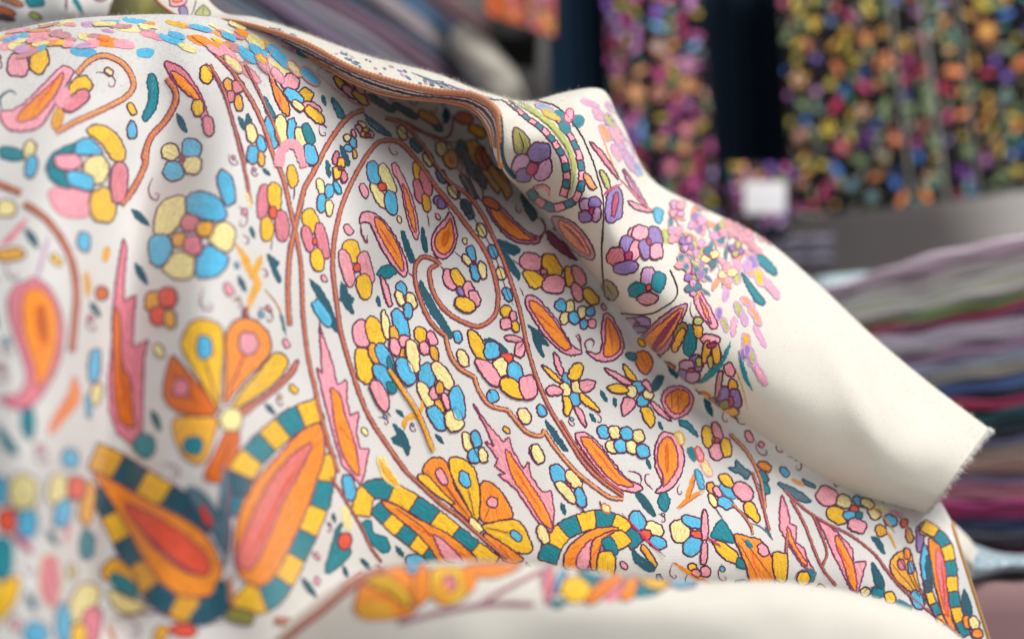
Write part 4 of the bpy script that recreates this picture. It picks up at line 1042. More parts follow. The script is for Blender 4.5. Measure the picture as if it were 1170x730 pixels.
M_FLAP = woven_mat('warm_cream_wool', (0.69, 0.655, 0.585), scale=760)
M_ROPE = rope_mat('salmon_cord', lin('#c98a68'))
M_ROPE2 = rope_mat('ochre_cord', lin('#b98c55'))
M_ROPE3 = rope_mat('dark_teal_cord', lin('#2c5560'))
M_WOOL_END = woven_mat('cream_thread', (0.86, 0.84, 0.78), scale=600)

def cloth_mesh(name, c, st, base, parent, fib=None):
    v, f, uv, col = st.mesh() if st else ([], [], [], [])
    n = len(c.V); Vs = [c.V]; Fs = [tuple(q) for q in c.F.tolist()]; mi = [0] * len(Fs); U = [c.uv]; C_ = [np.ones((n, 3))]
    if len(v):
        Vs.append(np.array(v)); Fs += [tuple(i + n for i in q) for q in f]; mi += [1] * len(f); U.append(np.array(uv)); C_.append(np.array(col)); n += len(v)
    if fib is not None:
        fv, ff = fib
        Vs.append(fv); Fs += [tuple(i + n for i in q) for q in ff]; mi += [0] * len(ff); U.append(np.zeros((len(fv), 2))); C_.append(np.ones((len(fv), 3)))
    return link_mesh(name, mesh_from(name, np.vstack(Vs), Fs, [base, M_THREAD], np.vstack(U), mi, True, np.vstack(C_)), parent)

# ------------------------------------------------------------------ shawl draped over the heap
def grid_pick(c, r0, r1, c0, c1, n, seed):
    r = np.random.default_rng(seed)
    return r.integers(r0, r1, n) * c.nc + r.integers(c0, c1, n)

shawl = empty('embroidered_shawl', P(480, 760, .8))
tag(shawl, 'large cream wool shawl covered in orange, yellow and teal embroidery, draped over the heap', 'shawl')
fb = fibres(MAIN, np.r_[grid_pick(MAIN, 60, 112, 50, 260, 15000, 3), grid_pick(MAIN, 110, 330, 60, 430, 5000, 4)], 0.0015, 0.0045, 5)
cloth_mesh('embroidered_field', MAIN, SM, M_CREAM, shawl, fb)
fb = fibres(FRONT, grid_pick(FRONT, 20, 80, 0, 330, 500, 6), 0.0010, 0.0025, 7)
cloth_mesh('plain_end', FRONT, SR, M_IVORY, shawl, fb)
# corded right-hand edge of that shawl
G = MAIN.V.reshape(MAIN.nr, MAIN.nc, 3)
col_ = G[45:, -1]
v, f, uv = tube(col_[::6], 0.0016, 8, 0.006)
link_mesh('edge_cord', mesh_from('edge_cord', v, f, [M_ROPE2], uv), shawl)

# ------------------------------------------------------------------ second shawl folded back on top
flap = empty('embroidered_shawl', P(800, 480, .85))
tag(flap, 'cream shawl with purple and pink flowers, folded back on top, plain frayed end', 'shawl')
GF = FLAPC.V.reshape(FLAPC.nr, FLAPC.nc, 3)
fb = fibres(FLAPC, np.r_[grid_pick(FLAPC, 14, 50, 60, 460, 6500, 8), grid_pick(FLAPC, 50, 150, 0, 460, 4200, 9)], 0.0015, 0.005, 10)
cloth_mesh('folded_field', FLAPC, SF, M_FLAP, flap, fb)
v1 = int(np.argmin(np.abs(FLAPC.v - 1.02)))
k9 = int(np.searchsorted(FLAPC.u, FLAPC.L[9] + 0.012))
edge = GF[v1, :k9]
v, f, uv = tube(edge[::7] + UPV * 0.0004 - FWD * 0.0006, 0.0012, 8, 0.006, rad1=0.0027)
link_mesh('hem_cord', mesh_from('hem_cord', v, f, [M_ROPE], uv), flap)
v2 = int(np.argmin(np.abs(FLAPC.v - 0.955)))
ks = int(np.searchsorted(FLAPC.u, FLAPC.L[6]))
v, f, uv = tube(GF[v2, ks:k9 + 4][::5] - FWD * 0.0008, 0.0007, 8, 0.006, rad1=0.0017)
link_mesh('teal_cord', mesh_from('teal_cord', v, f, [M_ROPE3], uv), flap)
# the under layer of the folded hem, with its own cord
low = np.array([(262, 31, .862), (300, 45, .858), (360, 71, .846), (405, 96, .838), (450, 111, .833), (500, 116, .828), (536, 124, .82), (556, 146, .812), (566, 182, .806)], float)
lowc = crom(low, 120); lowc = resample(lowc, n=120)
upx = np.interp(np.linspace(0.02, 1, 120), np.linspace(0, 1, k9), np.arange(k9)).astype(int)
sel = np.linspace(int(k9 * 0.30), int(k9 * 0.985), 120).astype(int)
top3 = GF[v1, sel]
bot3 = P(lowc[:, 0], lowc[:, 1], lowc[:, 2])
rows = []
for t in np.linspace(0, 1, 9):
    sag = math.sin(t * math.pi) * 0.004
    rows.append(top3 * (1 - t) + bot3 * t + FWD * sag)
LAYER = Cloth(np.array(rows), 9, 120, np.stack(np.meshgrid(np.linspace(0, .2, 120), np.linspace(0, .02, 9)), 2))
SL = Stitcher(LAYER, 14)
T(SL, 0, 0, 1.0, 2.6, 1.4)
for q, cc, w_ in ((0.3, 'W', 1.8), (0.55, 'Q', 3.0), (0.78, 'N', 1.6)):
    pts_ = []
    for i in range(0, 120, 6):
        w3 = np.array(rows)[:, i]; w3 = w3[int(round(q * 8))] - CAM
        zc = w3 @ FWD; pts_.append((PW / 2 + FPX * (w3 @ RGT) / zc, PH / 2 - FPX * (w3 @ UPV) / zc))
    L(cc, pts_, w_, False)
cloth_mesh('under_hem', LAYER, SL, M_CREAM, flap)
for off, rad in ((0.0, 0.0011), (-0.0032, 0.0008)):
    v, f, uv = tube(bot3[::6] - UPV * off * 1.0 - FWD * 0.0005, rad, 6, 0.005)
    link_mesh('hem_cord', mesh_from('hem_cord', v, f, [M_ROPE], uv), flap)
# frayed end
r = np.random.default_rng(21)
endc = GF[22:int(np.argmin(np.abs(FLAPC.v - 1.0))) + 1, -1]
prev = GF[22:int(np.argmin(np.abs(FLAPC.v - 1.0))) + 1, -8]
fv = []; ff = []
def strand(a, d, l, w):
    k = len(fv); side = np.cross(d, FWD); side /= np.linalg.norm(side) + 1e-9
    b = a + d * l * 0.5 + r.normal(0, 0.0006, 3); c = a + d * l + r.normal(0, 0.0012, 3) - np.array([0, 0, 0.15 * l])
    for q, ww in ((a, w), (b, w * 0.9), (c, w * 0.5)):
        for th in (0, 2.1, 4.2): fv.append(q + (side * math.cos(th) + FWD * math.sin(th)) * ww)
    for i in (0, 3):
        for j in range(3): ff.append((k + i + j, k + i + (j + 1) % 3, k + i + 3 + (j + 1) % 3, k + i + 3 + j))
cs = resample(endc, n=400); pv = resample(prev, n=400)
tuft = 0
for i in range(400):
    tuft = 0.55 + 0.45 * math.sin(i * 0.21) * math.sin(i * 0.083 + 1.0)
    for k in range(2):
        d = cs[i] - pv[i]; d /= np.linalg.norm(d); d = d + r.normal(0, 0.22, 3); d /= np.linalg.norm(d)
        strand(cs[i] - d * 0.0015 + r.normal(0, 0.0002, 3), d, 0.0015 + 0.0042 * tuft * r.uniform(0.3, 1.1), 0.00015)
link_mesh('fringe', mesh_from('fringe', fv, ff, [M_WOOL_END], np.zeros((len(fv), 2))), flap)

# ------------------------------------------------------------------ a third shawl peeping over the ridge, top left
def sheet(name, pts, nr, nc, wav=0.0, seed=0):
    """cloth from a rectangular table of (px, py, d) control points"""
    A = np.array(pts, float)
    R_ = np.linspace(0, A.shape[0] - 1, nr); C_ = np.linspace(0, A.shape[1] - 1, nc)
    B = spline1(np.arange(A.shape[0]), A, R_)
    D = spline1(np.arange(A.shape[1]), B.transpose(1, 0, 2), C_).transpose(1, 0, 2)
    d = D[..., 2]
    if wav:
        rg = np.random.default_rng(seed)
        for k in range(5):
            d = d + wav * np.sin(D[..., 0] / rg.uniform(7, 26) + D[..., 1] / rg.uniform(60, 200) * rg.choice([-1, 1]) + rg.uniform(0, 6))
    V_ = P(D[..., 0], D[..., 1], d)
    du = np.linalg.norm(np.diff(V_, axis=1), axis=2); dv = np.linalg.norm(np.diff(V_, axis=0), axis=2)
    uu = np.concatenate([np.zeros((nr, 1)), np.cumsum(du, axis=1)], 1); vv = np.concatenate([np.zeros((1, nc)), np.cumsum(dv, axis=0)], 0)
    return Cloth(V_, nr, nc, np.stack([uu, vv], 2))

peep = sheet('peep', [[(-80, -90, 1.08), (0, -95, 1.05), (80, -90, 1.04), (140, -90, 1.05)],
                      [(-80, -30, 1.02), (0, -30, .99), (80, -25, .98), (136, -25, 1.0)],
                      [(-80, 20, 1.0), (0, 18, .97), (75, 12, .96), (124, 14, .985)],
                      [(-80, 60, 1.03), (0, 60, 1.0), (70, 50, .99), (116, 50, 1.01)]], 60, 80, 0.001, 3)
SP = Stitcher(peep, 8)
T(SP, 0, 0, 4.5, 3.0, 2.0)
E('T', 180, 2, 46, 34, 5, 'K'); L('T', '360,-40 395,20 430,75', 26); L('W', '340,-20 342,60', 12); L('W', '470,-10 520,5 560,-20', 14); L('W', '560,30 590,10 620,-30', 12); F('G', '150,70 180,66 215,95 180,100'); E('N', 60, 10, 60, 14, 20); E('D', 30, 60, 50, 16, 20); E('Q', 20, 95, 60, 12, 10); E('P', 280, -30, 30, 20)
th = empty('embroidered_shawl', P(40, 60, .99))
tag(th, 'cream shawl with dark teal spots just showing behind the ridge at the top left', 'shawl')
cloth_mesh('folded_field', peep, SP, M_CREAM, th)
olive = sheet('olive', [[(126, -80, 1.06), (150, -80, 1.03), (172, -80, 1.03), (196, -80, 1.06)], [(124, -20, 1.03), (148, -20, 1.0), (170, -20, 1.0), (192, -20, 1.03)], [(122, 20, 1.01), (146, 20, .98), (168, 20, .98), (190, 20, 1.0)], [(120, 50, 1.04), (146, 50, 1.0), (168, 50, 1.0), (190, 50, 1.03)]], 40, 60, 0.003, 5)
M_OLIVE = woven_mat('olive_wool', lin('#8f8a4c'), scale=700)
o = link_mesh('folded_cloth', mesh_from('folded_cloth', olive.V, olive.F, [M_OLIVE], olive.uv))
tag(o, 'olive green cloth gathered between two cream shawls at the top edge', 'cloth')

# ------------------------------------------------------------------ stacks of folded shawls
HZ = PH / 2 + math.tan(PITCH) * FPX
def zz0(y, d): return CAM[2] + (HZ - y) / FPX * d / math.cos(PITCH) * 0.985
def folded_shawl(A, B, depth_dir, z0, z1, plies, rgb, rgb2, seed, label, group, name='folded_shawl', ndep=0.26):
    """one folded shawl of a stack: rounded front made of several plies, running from A to B (plan points)"""
    r = np.random.default_rng(seed)
    A = np.array(A, float); B = np.array(B, float); D = np.array(depth_dir, float)
    ns = 60; per = 9
    t = np.linspace(0, 1, ns)
    prof = []
    h = (z1 - z0)
    for k in range(plies):
        for j in range(per):
            a = -math.pi / 2 + math.pi * j / (per - 1)
            prof.append((0.42 * h / plies * math.cos(a) * 2.2 + 0.002 * ((k * 37 + seed) % 5) - 0.004, (k + 0.5) / plies + 0.48 / plies * math.sin(a), k))
    V_ = []
    ph = r.uniform(0, 6, 6)
    und = np.array([0.0035 * np.sin(t * 9 + ph[0]) + 0.0025 * np.sin(t * 21 + ph[1])]).ravel()
    sag = 0.0022 * np.sin(t * 7 + ph[2]) + 0.0018 * np.sin(t * 17 + ph[3])
    shift = r.uniform(-0.012, 0.012)
    rows = [(ndep, 0.0, -1)] + [(-o_ - 0, zz, k) for o_, zz, k in prof] + [(ndep, 1.0, -1)]
    for (o_, zz, k) in rows:
        base = A[None] * (1 - t[:, None]) + B[None] * t[:, None]
        q = base + D[None] * (o_ + shift + (und * (1 + 0.3 * max(k, 0)) if k >= 0 else 0 * und))[:, None]
        z = z0 + h * zz + sag * (0.4 + 0.6 * zz) + (0.0015 * np.sin(t * 30 + k) if k >= 0 else 0)
        V_.append(np.column_stack([q, z]))
    V_ = np.array(V_)
    nr = len(rows)
    F_ = [tuple(f) for f in grid_faces(nr, ns).tolist()]
    F_.append(tuple(i * ns for i in range(nr))); F_.append(tuple(i * ns + ns - 1 for i in range(nr))[::-1])
    mi = []
    for i in range(nr - 1):
        k = rows[i][2] if rows[i][2] >= 0 else rows[min(i + 1, nr - 1)][2]
        mi += [int((k + seed) % 2)] * (ns - 1)
    mi += [0, 0]
    du = np.linalg.norm(B - A)
    uv = np.stack(np.meshgrid(t * du, np.linspace(0, h * 3 + 0.3, nr)), 2).reshape(-1, 2)
    nm = 'wool_%03d' % seed
    if group and 'right' in group: rgb, rgb2 = [tuple(min(0.84, q * 1.8 + 0.012) for q in c_) for c_ in (rgb, rgb2)]
    m1 = printed_mat('folded_wool', rgb, rgb2); m2 = woven_mat('folded_wool', rgb2, scale=500, vary=0.15)
    o = link_mesh(name, mesh_from(name, V_.reshape(-1, 3), F_, [m1, m2], uv, mi))
    return tag(o, label, 'folded shawl', group)

def printed_mat(name, rgb, rgb2, sc=(9, 60, 1)):
    """folded wool with faint streaks of its woven pattern"""
    m, nt, b = new_mat(name)
    uv = node(nt, 'ShaderNodeUVMap')
    mp = node(nt, 'ShaderNodeMapping'); mp.inputs['Scale'].default_value = sc
    nt.links.new(uv.outputs[0], mp.inputs['Vector'])
    n = node(nt, 'ShaderNodeTexNoise', i_Scale=1.0, i_Detail=4.0, i_Roughness=0.6)
    nt.links.new(mp.outputs[0], n.inputs['Vector'])
    cr = node(nt, 'ShaderNodeValToRGB')
    cr.color_ramp.elements[0].position = 0.40; cr.color_ramp.elements[0].color = (*rgb, 1)
    cr.color_ramp.elements[1].position = 0.68; cr.color_ramp.elements[1].color = (*rgb2, 1)
    nt.links.new(n.outputs['Fac'], cr.inputs['Fac']); nt.links.new(cr.outputs[0], b.inputs['Base Color'])
    b.inputs['Roughness'].default_value = 0.9
    b.inputs['Sheen Weight'].default_value = 0.2
    return m

def plan(px, d):
    """plan position (x, y) of a column of pixels at axial distance d, taken at eye height"""
    c = P(px, PH / 2 + math.tan(PITCH) * FPX, d)
    return np.array([c[0], c[1]])

RA, RB = plan(900, 1.62), plan(1260, 1.18)
rd = RB - RA; rd /= np.linalg.norm(rd); RD = np.array([-rd[1], rd[0]])
if RD[1] < 0: RD = -RD
STACK = [  # y at x=1165 of the lower edge, plies, main colour, second colour, label
    (286, 2, '#d9cfd6', '#cf9fb0', 'topmost folded shawl, white and pink, on the right-hand stack'),
    (303, 2, '#c9a5a0', '#d8cfc4', 'peach folded shawl right above the lime green one'),
    (334, 2, '#c3c79a', '#dcdccb', 'pale lime green folded shawl near the top of the right-hand stack'),
    (348, 1, '#5f7d52', '#7c8a58', 'dark green shaded underside of the pale lime folded shawl, painted as a layer'),  # shade under the lime shawl, painted as a dark green layer
    (360, 1, '#a8242c', '#7a4a70', 'bright red folded shawl under the dark green underside'),
    (384, 2, '#c9c3cc', '#a99fb0', 'silvery white folded shawl under the red one'),
    (400, 2, '#b78c9e', '#8f7a98', 'dusty mauve folded shawl under the silvery white one'),
    (416, 2, '#a6a9ba', '#8d93a6', 'lilac grey folded shawl under the dusty mauve one'),
    (431, 2, '#a39d96', '#8b8a86', 'stone grey folded shawl above the steel blue one'),
    (443, 1, '#6688bf', '#4d6aa6', 'steel blue folded shawl above the navy layer'),
    (451, 1, '#2f3c5c', '#4a4f6a', 'thin navy folded shawl above the crimson pink one'),
    (466, 1, '#c4345f', '#a83a60', 'crimson pink folded shawl above the black and teal ones'),
    (482, 2, '#1c4450', '#2f6a74', 'dark teal folded shawl under the crimson pink one'),
    (497, 2, '#0f1c26', '#1b3440', 'near black folded shawl beside the frayed corner'),
    (509, 1, '#8e8fb0', '#77789a', 'lavender blue folded shawl under the near black one'),
    (525, 2, '#b3a297', '#93857c', 'beige folded shawl under the lavender blue one'),
    (541, 2, '#7f6156', '#a08a80', 'brown folded shawl in the lower half of the stack'),
    (553, 1, '#9d99ab', '#84809a', 'grey lilac folded shawl under the brown one'),
    (573, 2, '#b79c94', '#c07c90', 'pinkish beige folded shawl above the magenta one'),
    (591, 2, '#b23a7c', '#8e3468', 'magenta folded shawl near the bottom of the right-hand stack'),
    (608, 2, '#3d5580', '#56688c', 'denim blue folded shawl under the magenta one'),
    (622, 1, '#37404a', '#555a66', 'charcoal folded shawl near the bottom of the stack'),
    (648, 2, '#77303f', '#5c3340', 'dark wine red folded shawl, lowest of the right-hand stack')]
d65 = 1.18 + (1260 - 1165) / 360.0 * 0.44
HZ = PH / 2 + math.tan(PITCH) * FPX
def zz(y, d): return CAM[2] + (HZ - y) / FPX * d / math.cos(PITCH) * 0.985
prev_y = 272
for i, (y, pl, c1, c2, lab) in enumerate(STACK):
    folded_shawl(RA, RB, RD, zz(y, d65), zz(prev_y, d65) - 0.0012, pl + 1, lin(c1), lin(c2), 31 + i, lab, 'folded shawls in the right-hand stack')
    prev_y = y

LA, LB = plan(120, 1.25), plan(588, 2.14)
ld = LB - LA; ld /= np.linalg.norm(ld); LD = np.array([-ld[1], ld[0]])
if LD[0] > 0: LD = -LD
LD = np.array([-abs(LD[0]), abs(LD[1])]) if LD[1] > 0 else LD
LEFT = [('#8f7f93', '#a58fa0', 'mauve'), ('#b3a7a6', '#8a7f88', 'beige grey'), ('#5f6a78', '#6f8090', 'slate'), ('#8c7690', '#75607c', 'plum'), ('#a9a5ae', '#7f8190', 'silver grey'), ('#6a5a70', '#8f6f80', 'dark plum'),
        ('#4f6880', '#3e5a78', 'blue grey'), ('#9a8f96', '#b7adb0', 'warm grey'), ('#3f7090', '#4c7fa8', 'sea blue'), ('#7f7385', '#6a5f70', 'heather'), ('#a88a88', '#8f7078', 'rosy brown'), ('#6f7a80', '#8f989c', 'pewter'),
        ('#54485a', '#7a6a7c', 'aubergine'), ('#8a8f9a', '#a8a9b0', 'cool grey')]
z = CAM[2] + 0.60
for i, (c1, c2, nm) in enumerate(LEFT):
    h = 0.024 + 0.007 * ((i * 5) % 3)
    folded_shawl(LA, LB, LD, z, z + h - 0.001, 2, lin(c1), lin(c2), 71 + i, '%s folded shawl in the blurred pile behind the ridge' % nm, 'folded shawls piled behind the ridge', ndep=0.4)
    z += h

# pale bundle at the end of that pile and the floral bundle above it
def bundle(name, px, py, d, rx, ry, rz, m, seed, label, cat, ang=0.0):
    r = np.random.default_rng(seed)
    nu, nv = 48, 28; V_ = []
    for j in range(nv):
        th_ = math.pi * j / (nv - 1)
        for i in range(nu):
            a = 2 * math.pi * i / nu
            sx = np.sign(math.cos(a)) * abs(math.cos(a)) ** 0.7 * math.sin(th_) ** 0.8; sy = np.sign(math.sin(a)) * abs(math.sin(a)) ** 0.7 * math.sin(th_) ** 0.8; sz = math.cos(th_)
            k = 1 + 0.05 * math.sin(5 * a + 3 * sz + seed) + 0.035 * math.sin(11 * sz + 2 * a)
            x, y_ = sx * rx * k, sz * ry * k
            V_.append((x * math.cos(ang) - y_ * math.sin(ang), sy * rz * k, x * math.sin(ang) + y_ * math.cos(ang)))
    c = P(px, py, d)
    V_ = [c + RGT * v_[0] + FWD * v_[1] + UPV * v_[2] for v_ in V_]
    F_ = [(j * nu + i, j * nu + (i + 1) % nu, (j + 1) * nu + (i + 1) % nu, (j + 1) * nu + i) for j in range(nv - 1) for i in range(nu)]
    uv = np.array([(i / nu * rx * 6, j / nv * ry * 3) for j in range(nv) for i in range(nu)])
    return tag(link_mesh(name, mesh_from(name, V_, F_, [m], uv)), label, cat)
bundle('folded_cloth', 556, 78, 2.0, 0.032, 0.085, 0.06, woven_mat('pale_wool', lin('#b9b5a8'), scale=500), 3, 'pale ivory rolled cloth at the right end of the blurred pile', 'cloth', 0.75)
fa, fbp = plan(850, 1.85), plan(968, 1.82)
o = folded_shawl(fa, fbp, np.array([0.0, 1.0]), zz0(297, 1.84), zz0(264, 1.84), 3, lin('#7a7888'), lin('#5f5c6c'), 120, 'dull lavender folded cloth behind the cream fold, below the white price tag', None, name='folded_cloth')
bundle('folded_cloth', 975, 327, 1.72, 0.075, 0.018, 0.07, woven_mat('aqua_wool', lin('#b4cdd4'), scale=500), 6, 'pale aqua folded cloth lying on the left end of the right-hand stack', 'cloth', 0.06)

# ------------------------------------------------------------------ hanging cloths behind
def hanging(name, x0t, x1t, x0b, x1b, yt, yb0, yb1, d, m, wav, seed, nfold=9):
    nr, nc = 70, 110
    s = np.linspace(0, 1, nr)[:, None]; u = np.linspace(0, 1, nc)[None]
    r = np.random.default_rng(seed); ph = r.uniform(0, 6, 4)
    px = (x0t * (1 - s) + x0b * s) * (1 - u) + (x1t * (1 - s) + x1b * s) * u
    py = yt * (1 - s) + (yb0 * (1 - u) + yb1 * u) * s
    dd = d + wav * (np.sin(u * nfold * 2 + ph[0] + 0.4 * s) + 0.5 * np.sin(u * nfold * 4.7 + ph[1] - 0.7 * s)) * (0.6 + 0.4 * s) + 0 * px
    V_ = P(px, py, dd)
    du = np.linalg.norm(np.diff(V_, axis=1), axis=2); dv = np.linalg.norm(np.diff(V_, axis=0), axis=2)
    uu = np.concatenate([np.zeros((nr, 1)), np.cumsum(du, axis=1)], 1); vv = np.concatenate([np.zeros((1, nc)), np.cumsum(dv, axis=0)], 0)
    c = Cloth(V_, nr, nc, np.stack([uu, vv], 2)); c.base = m
    return c

M_NAVY = woven_mat('navy_wool', lin('#0c2436'), scale=400, sheen=0.0)
M_NAVY2 = woven_mat('midnight_wool', lin('#071827'), scale=400, sheen=0.0)
M_BLACK = woven_mat('black_wool', lin('#08070b'), scale=400, sheen=0.0)
M_PLUM = woven_mat('plum_wool', lin('#140e18'), scale=400, sheen=0.0)

def flower_blobs(c, seed, pal, n, x0, x1, y0, y1, rmin, rmax, skip=None, gap=0.9):
    """embroidered flowers (petals round a centre) and leaves over a hanging cloth"""
    st = Stitcher(c, seed); r = st.r
    T(st, 0, 0, 1.0, 6.0, 1.6)
    pts = []
    tries = 0
    while len(pts) < n and tries < 20000:
        tries += 1
        x, y = r.uniform(x0, x1), r.uniform(y0, y1); R_ = rmin + (rmax - rmin) * r.uniform() ** 1.6
        if skip and skip(x, y): continue
        if any(math.hypot(x - a, y - b) < (R_ + q) * gap for a, b, q in pts): continue
        pts.append((x, y, R_))
        cc = pal[r.integers(len(pal))]; k = r.integers(5, 8); a0 = r.uniform(0, 6)
        if r.uniform() < 0.38:
            E(cc, x, y, R_ * 1.15, R_ * 0.42, math.degrees(a0), None); continue
        q = []
        for i in range(k * 2):
            a = a0 + math.pi * i / k; rr_ = R_ * (r.uniform(0.8, 1.15) if i % 2 == 0 else 0.5)
            q.append((x + rr_ * math.cos(a), y + rr_ * math.sin(a)))
        F(cc, q, None)
        E(pal[r.integers(len(pal))], x, y, R_ * 0.32, R_ * 0.32, 0, None)
    # leaves and stalks filling in between the flowers
    m = 0
    for _ in range(6000):
        x, y = r.uniform(x0, x1), r.uniform(y0, y1); R_ = r.uniform(5, 9)
        if skip and skip(x, y): continue
        if any(math.hypot(x - a, y - b) < q * 0.9 + R_ * 0.45 for a, b, q in pts): continue
        pts.append((x, y, R_ * 0.5)); a = r.uniform(0, 180); m += 1
        E('f7jgkf'[r.integers(6)], x, y, R_, R_ * 0.36, a, None)
        if m > n * 0.9: break
    return st

THREADS.update({k: lin(v) for k, v in {'0': '#c05a98', '1': '#7ab4e0', '2': '#e0a070', '3': '#8a60c0', '4': '#b03c68', '5': '#cc8cc8', '6': '#c9a24c', '7': '#3f8a7c',
    'a': '#c04a78', 'b': '#3f6fb8', 'c': '#c09040', 'd': '#7a44a0', 'e': '#a82c4c', 'f': '#6a7c58', 'g': '#b8a43c', 'h': '#c87a4c', 'i': '#2f4f8c', 'j': '#5c4434', 'k': '#6f6f6a'}.items()})

def hang_thing(c, st, label, cat, name):
    top = P(0, 0, 1)
    e = empty(name, c.V[-c.nc // 2])
    tag(e, label, cat)
    cloth_mesh('cloth', c, st, c.base, e)
    return e

c = hanging('navy', 622, 700, 634, 716, -80, 330, 330, 2.02, M_NAVY, 0.012, 1, 7)
hang_thing(c, None, 'plain dark navy cloth hanging left of the purple flowered shawl', 'hanging cloth', 'hanging_cloth')
c = hanging('floral', 684, 792, 708, 832, -80, 320, 335, 1.96, M_PLUM, 0.008, 2, 5)
st = flower_blobs(c, 40, list('0012403425'), 140, 682, 834, -60, 330, 7, 14, lambda x, y: abs(x - (738 + y * 0.055)) < 8, 0.84)
hang_thing(c, st, 'hanging shawl thick with pink, purple and sky blue flowers either side of a dark stripe', 'hanging shawl', 'hanging_shawl')
c = hanging('navy', 792, 892, 806, 906, -80, 300, 300, 2.06, M_NAVY2, 0.014, 3, 6)
hang_thing(c, None, 'plain midnight blue cloth hanging between the two flowered shawls', 'hanging cloth', 'hanging_cloth')
c = hanging('floral', 884, 1290, 905, 1330, -90, 251, 200, 1.92, M_BLACK, 0.010, 4, 8)
st = flower_blobs(c, 41, list('abcdefghibcdfghifjgk'), 260, 884, 1310, -85, 258, 6, 14.5, lambda x, y: min(abs(x - (1017 + y * 0.11)), abs(x - (1052 + y * 0.13)), abs(x - (1094 + y * 0.11))) < 6, 1.12)
T(st, 0, 0, 1.0, 6.0, 1.6)
for x in (1017, 1052, 1094): L('k', [(x + yy * (0.13 if x == 1052 else 0.11), yy) for yy in range(-60, 250, 30)], 5 if x == 1052 else 3.5, False)
L('k', [(900, 243), (980, 246), (1080, 232), (1190, 214)], 4, False)
hang_thing(c, st, 'black hanging shawl crowded with gold, magenta and blue flowers, at the top right', 'hanging shawl', 'hanging_shawl')
c = hanging('floral', 832, 902, 832, 902, 186, 262, 262, 1.88, M_NAVY2, 0.004, 6, 4)
st = flower_blobs(c, 42, list('0245310'), 34, 826, 908, 180, 262, 5, 9)
hang_thing(c, st, 'small flowered cloth corner behind the blank white price tag', 'cloth', 'folded_cloth')
c = hanging('floral', 545, 634, 556, 634, -60, 16, 42, 1.9, woven_mat('coral_wool', lin('#b8582e'), scale=400), 0.006, 7, 4)
st = flower_blobs(c, 43, list('0123450'), 30, 580, 634, -50, 44, 5, 9)
hang_thing(c, st, 'coral cloth with pink and blue flowers hanging at the top centre', 'hanging cloth', 'hanging_cloth')

# price tag
def rounded_box(name, c, hx, hy, hz, m, parent=None, bev=0.004):
    bm = bmesh.new()
    bmesh.ops.create_cube(bm, size=2.0)
    for v_ in bm.verts: v_.co = Vector((v_.co.x * hx, v_.co.y * hy, v_.co.z * hz))
    bmesh.ops.bevel(bm, geom=bm.edges[:], offset=bev, segments=3, affect='EDGES', profile=0.6)
    me = bpy.data.meshes.new(name); bm.to_mesh(me); bm.free(); me.materials.append(m)
    me.polygons.foreach_set('use_smooth', np.ones(len(me.polygons), bool))
    o = bpy.data.objects.new(name, me); COL.objects.link(o); o.location = Vector([float(q) for q in c])
    return o
mt, nt, b = new_mat('white_card'); b.inputs['Base Color'].default_value = (0.66, 0.66, 0.68, 1); b.inputs['Roughness'].default_value = 0.5
n_ = node(nt, 'ShaderNodeTexNoise', i_Scale=60.0); bp = node(nt, 'ShaderNodeBump'); bp.inputs['Strength'].default_value = 0.05
nt.links.new(n_.outputs['Fac'], bp.inputs['Height']); nt.links.new(bp.outputs[0], b.inputs['Normal'])
o = rounded_box('price_tag', P(874, 226, 1.84), 0.0334, 0.0012, 0.0257, mt, bev=0.0011)
o.rotation_euler = (math.radians(12), 0, 0)
tag(o, 'blank white price tag in front of the small flowered cloth', 'price tag')

# ------------------------------------------------------------------ counters, shelf posts, dark gap, wall
def plaster(name, rgb, rough=0.8, sc=6.0, vary=0.12):
    m, nt, b = new_mat(name)
    tc = node(nt, 'ShaderNodeTexCoord'); n = node(nt, 'ShaderNodeTexNoise', i_Scale=sc, i_Detail=6.0)
    nt.links.new(tc.outputs['Object'], n.inputs['Vector'])
    mr = node(nt, 'ShaderNodeMapRange'); mr.inputs['To Min'].default_value = 1 - vary; mr.inputs['To Max'].default_value = 1 + vary
    nt.links.new(n.outputs['Fac'], mr.inputs['Value'])
    hs = node(nt, 'ShaderNodeHueSaturation'); hs.inputs['Color'].default_value = (*rgb, 1)
    nt.links.new(mr.outputs[0], hs.inputs['Value']); nt.links.new(hs.outputs[0], b.inputs['Base Color'])
    b.inputs['Roughness'].default_value = rough
    return m
w = rounded_box('wall', (0.3, 3.35, 1.6), 3.0, 0.05, 2.0, plaster('shop_wall', lin('#4a4644')), bev=0.01)
tag(w, kind='structure')
ct = rounded_box('cabinet', (1.75, 2.55, 0.90), 1.35, 0.2, 0.88, plaster('grey_laminate', lin('#a9a6a2'), 0.6), bev=0.02)
tag(ct, 'pale grey cabinet below the black flowered hanging shawl', 'cabinet')
mv = rounded_box('bench', (1.30, 1.62, 0.66), 0.98, 0.56, 0.285, woven_mat('mauve_cover', lin('#8a6c6e'), scale=300, vary=0.12), bev=0.03)
tag(mv, 'mauve covered bench under the right-hand stack, at the bottom right', 'bench')
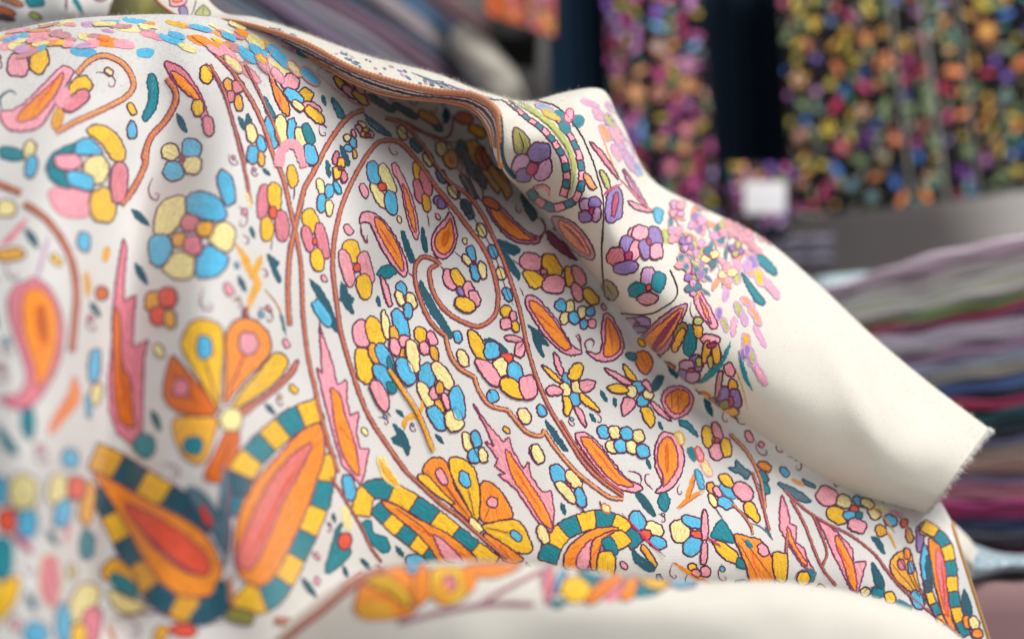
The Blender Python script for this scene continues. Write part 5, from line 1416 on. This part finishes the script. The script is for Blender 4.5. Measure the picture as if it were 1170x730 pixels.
for px_, wd in ((596, 0.009), (618, 0.016)):
    q = P(px_, 90, 2.3)
    s_ = rounded_box('shelf_post', (q[0], q[1], 1.5), wd, 0.02, 0.9, plaster('post_paint', lin('#6a6866'), 0.6), bev=0.004)
    tag(s_, ('wide' if wd > .012 else 'narrow') + ' grey shelf post between the blurred pile and the navy cloth', 'shelf post')
q = P(600, 52, 2.15)
s_ = rounded_box('dark_gap_block', (q[0] - 0.02, q[1], q[2]), 0.045, 0.08, 0.018, plaster('gap_black', lin('#0b0b0d'), 0.6), bev=0.004)  # solid block whose near-black colour stands in for the shade of the gap
tag(s_, 'black block standing in for the dark gap under the coral flowered cloth', 'dark gap')

# rumpled pale blue cloth with a cream roll at the foot of the stack
rum = sheet('rumple', [[(1068, 600, 1.08), (1110, 620, 1.12), (1150, 632, 1.16), (1220, 632, 1.2)],
                       [(1070, 608, 1.03), (1108, 627, 1.05), (1150, 637, 1.08), (1220, 637, 1.12)],
                       [(1072, 622, 1.0), (1110, 638, 1.02), (1150, 641, 1.05), (1220, 638, 1.09)],
                       [(1074, 660, 1.0), (1112, 656, 1.02), (1150, 651, 1.05), (1220, 646, 1.09)],
                       [(1076, 690, 1.06), (1114, 668, 1.09), (1150, 660, 1.12), (1220, 654, 1.16)]], 90, 170, 0.004, 9)
o = link_mesh('crumpled_cloth', mesh_from('crumpled_cloth', rum.V, rum.F, [printed_mat('blue_boucle', lin('#b4c4cc'), lin('#4f7488'), (110, 190, 1))], rum.uv))
tag(o, 'pale blue crumpled cloth on the mauve bench at the foot of the stack', 'cloth')
crm = sheet('roll', [[(1050, 578, 1.0), (1080, 590, 1.01), (1105, 612, 1.03), (1118, 630, 1.05)], [(1052, 588, .96), (1080, 600, .97), (1102, 620, .99), (1114, 636, 1.01)], [(1054, 610, .95), (1080, 622, .96), (1100, 636, .98), (1112, 646, 1.0)], [(1056, 640, .97), (1080, 650, .98), (1100, 656, 1.0), (1112, 660, 1.03)]], 40, 60, 0.001, 12)
o = link_mesh('folded_cloth', mesh_from('folded_cloth', crm.V, crm.F, [M_IVORY], crm.uv))
tag(o, 'small cream folded cloth tucked between the shawl edge and the pale blue cloth', 'cloth')
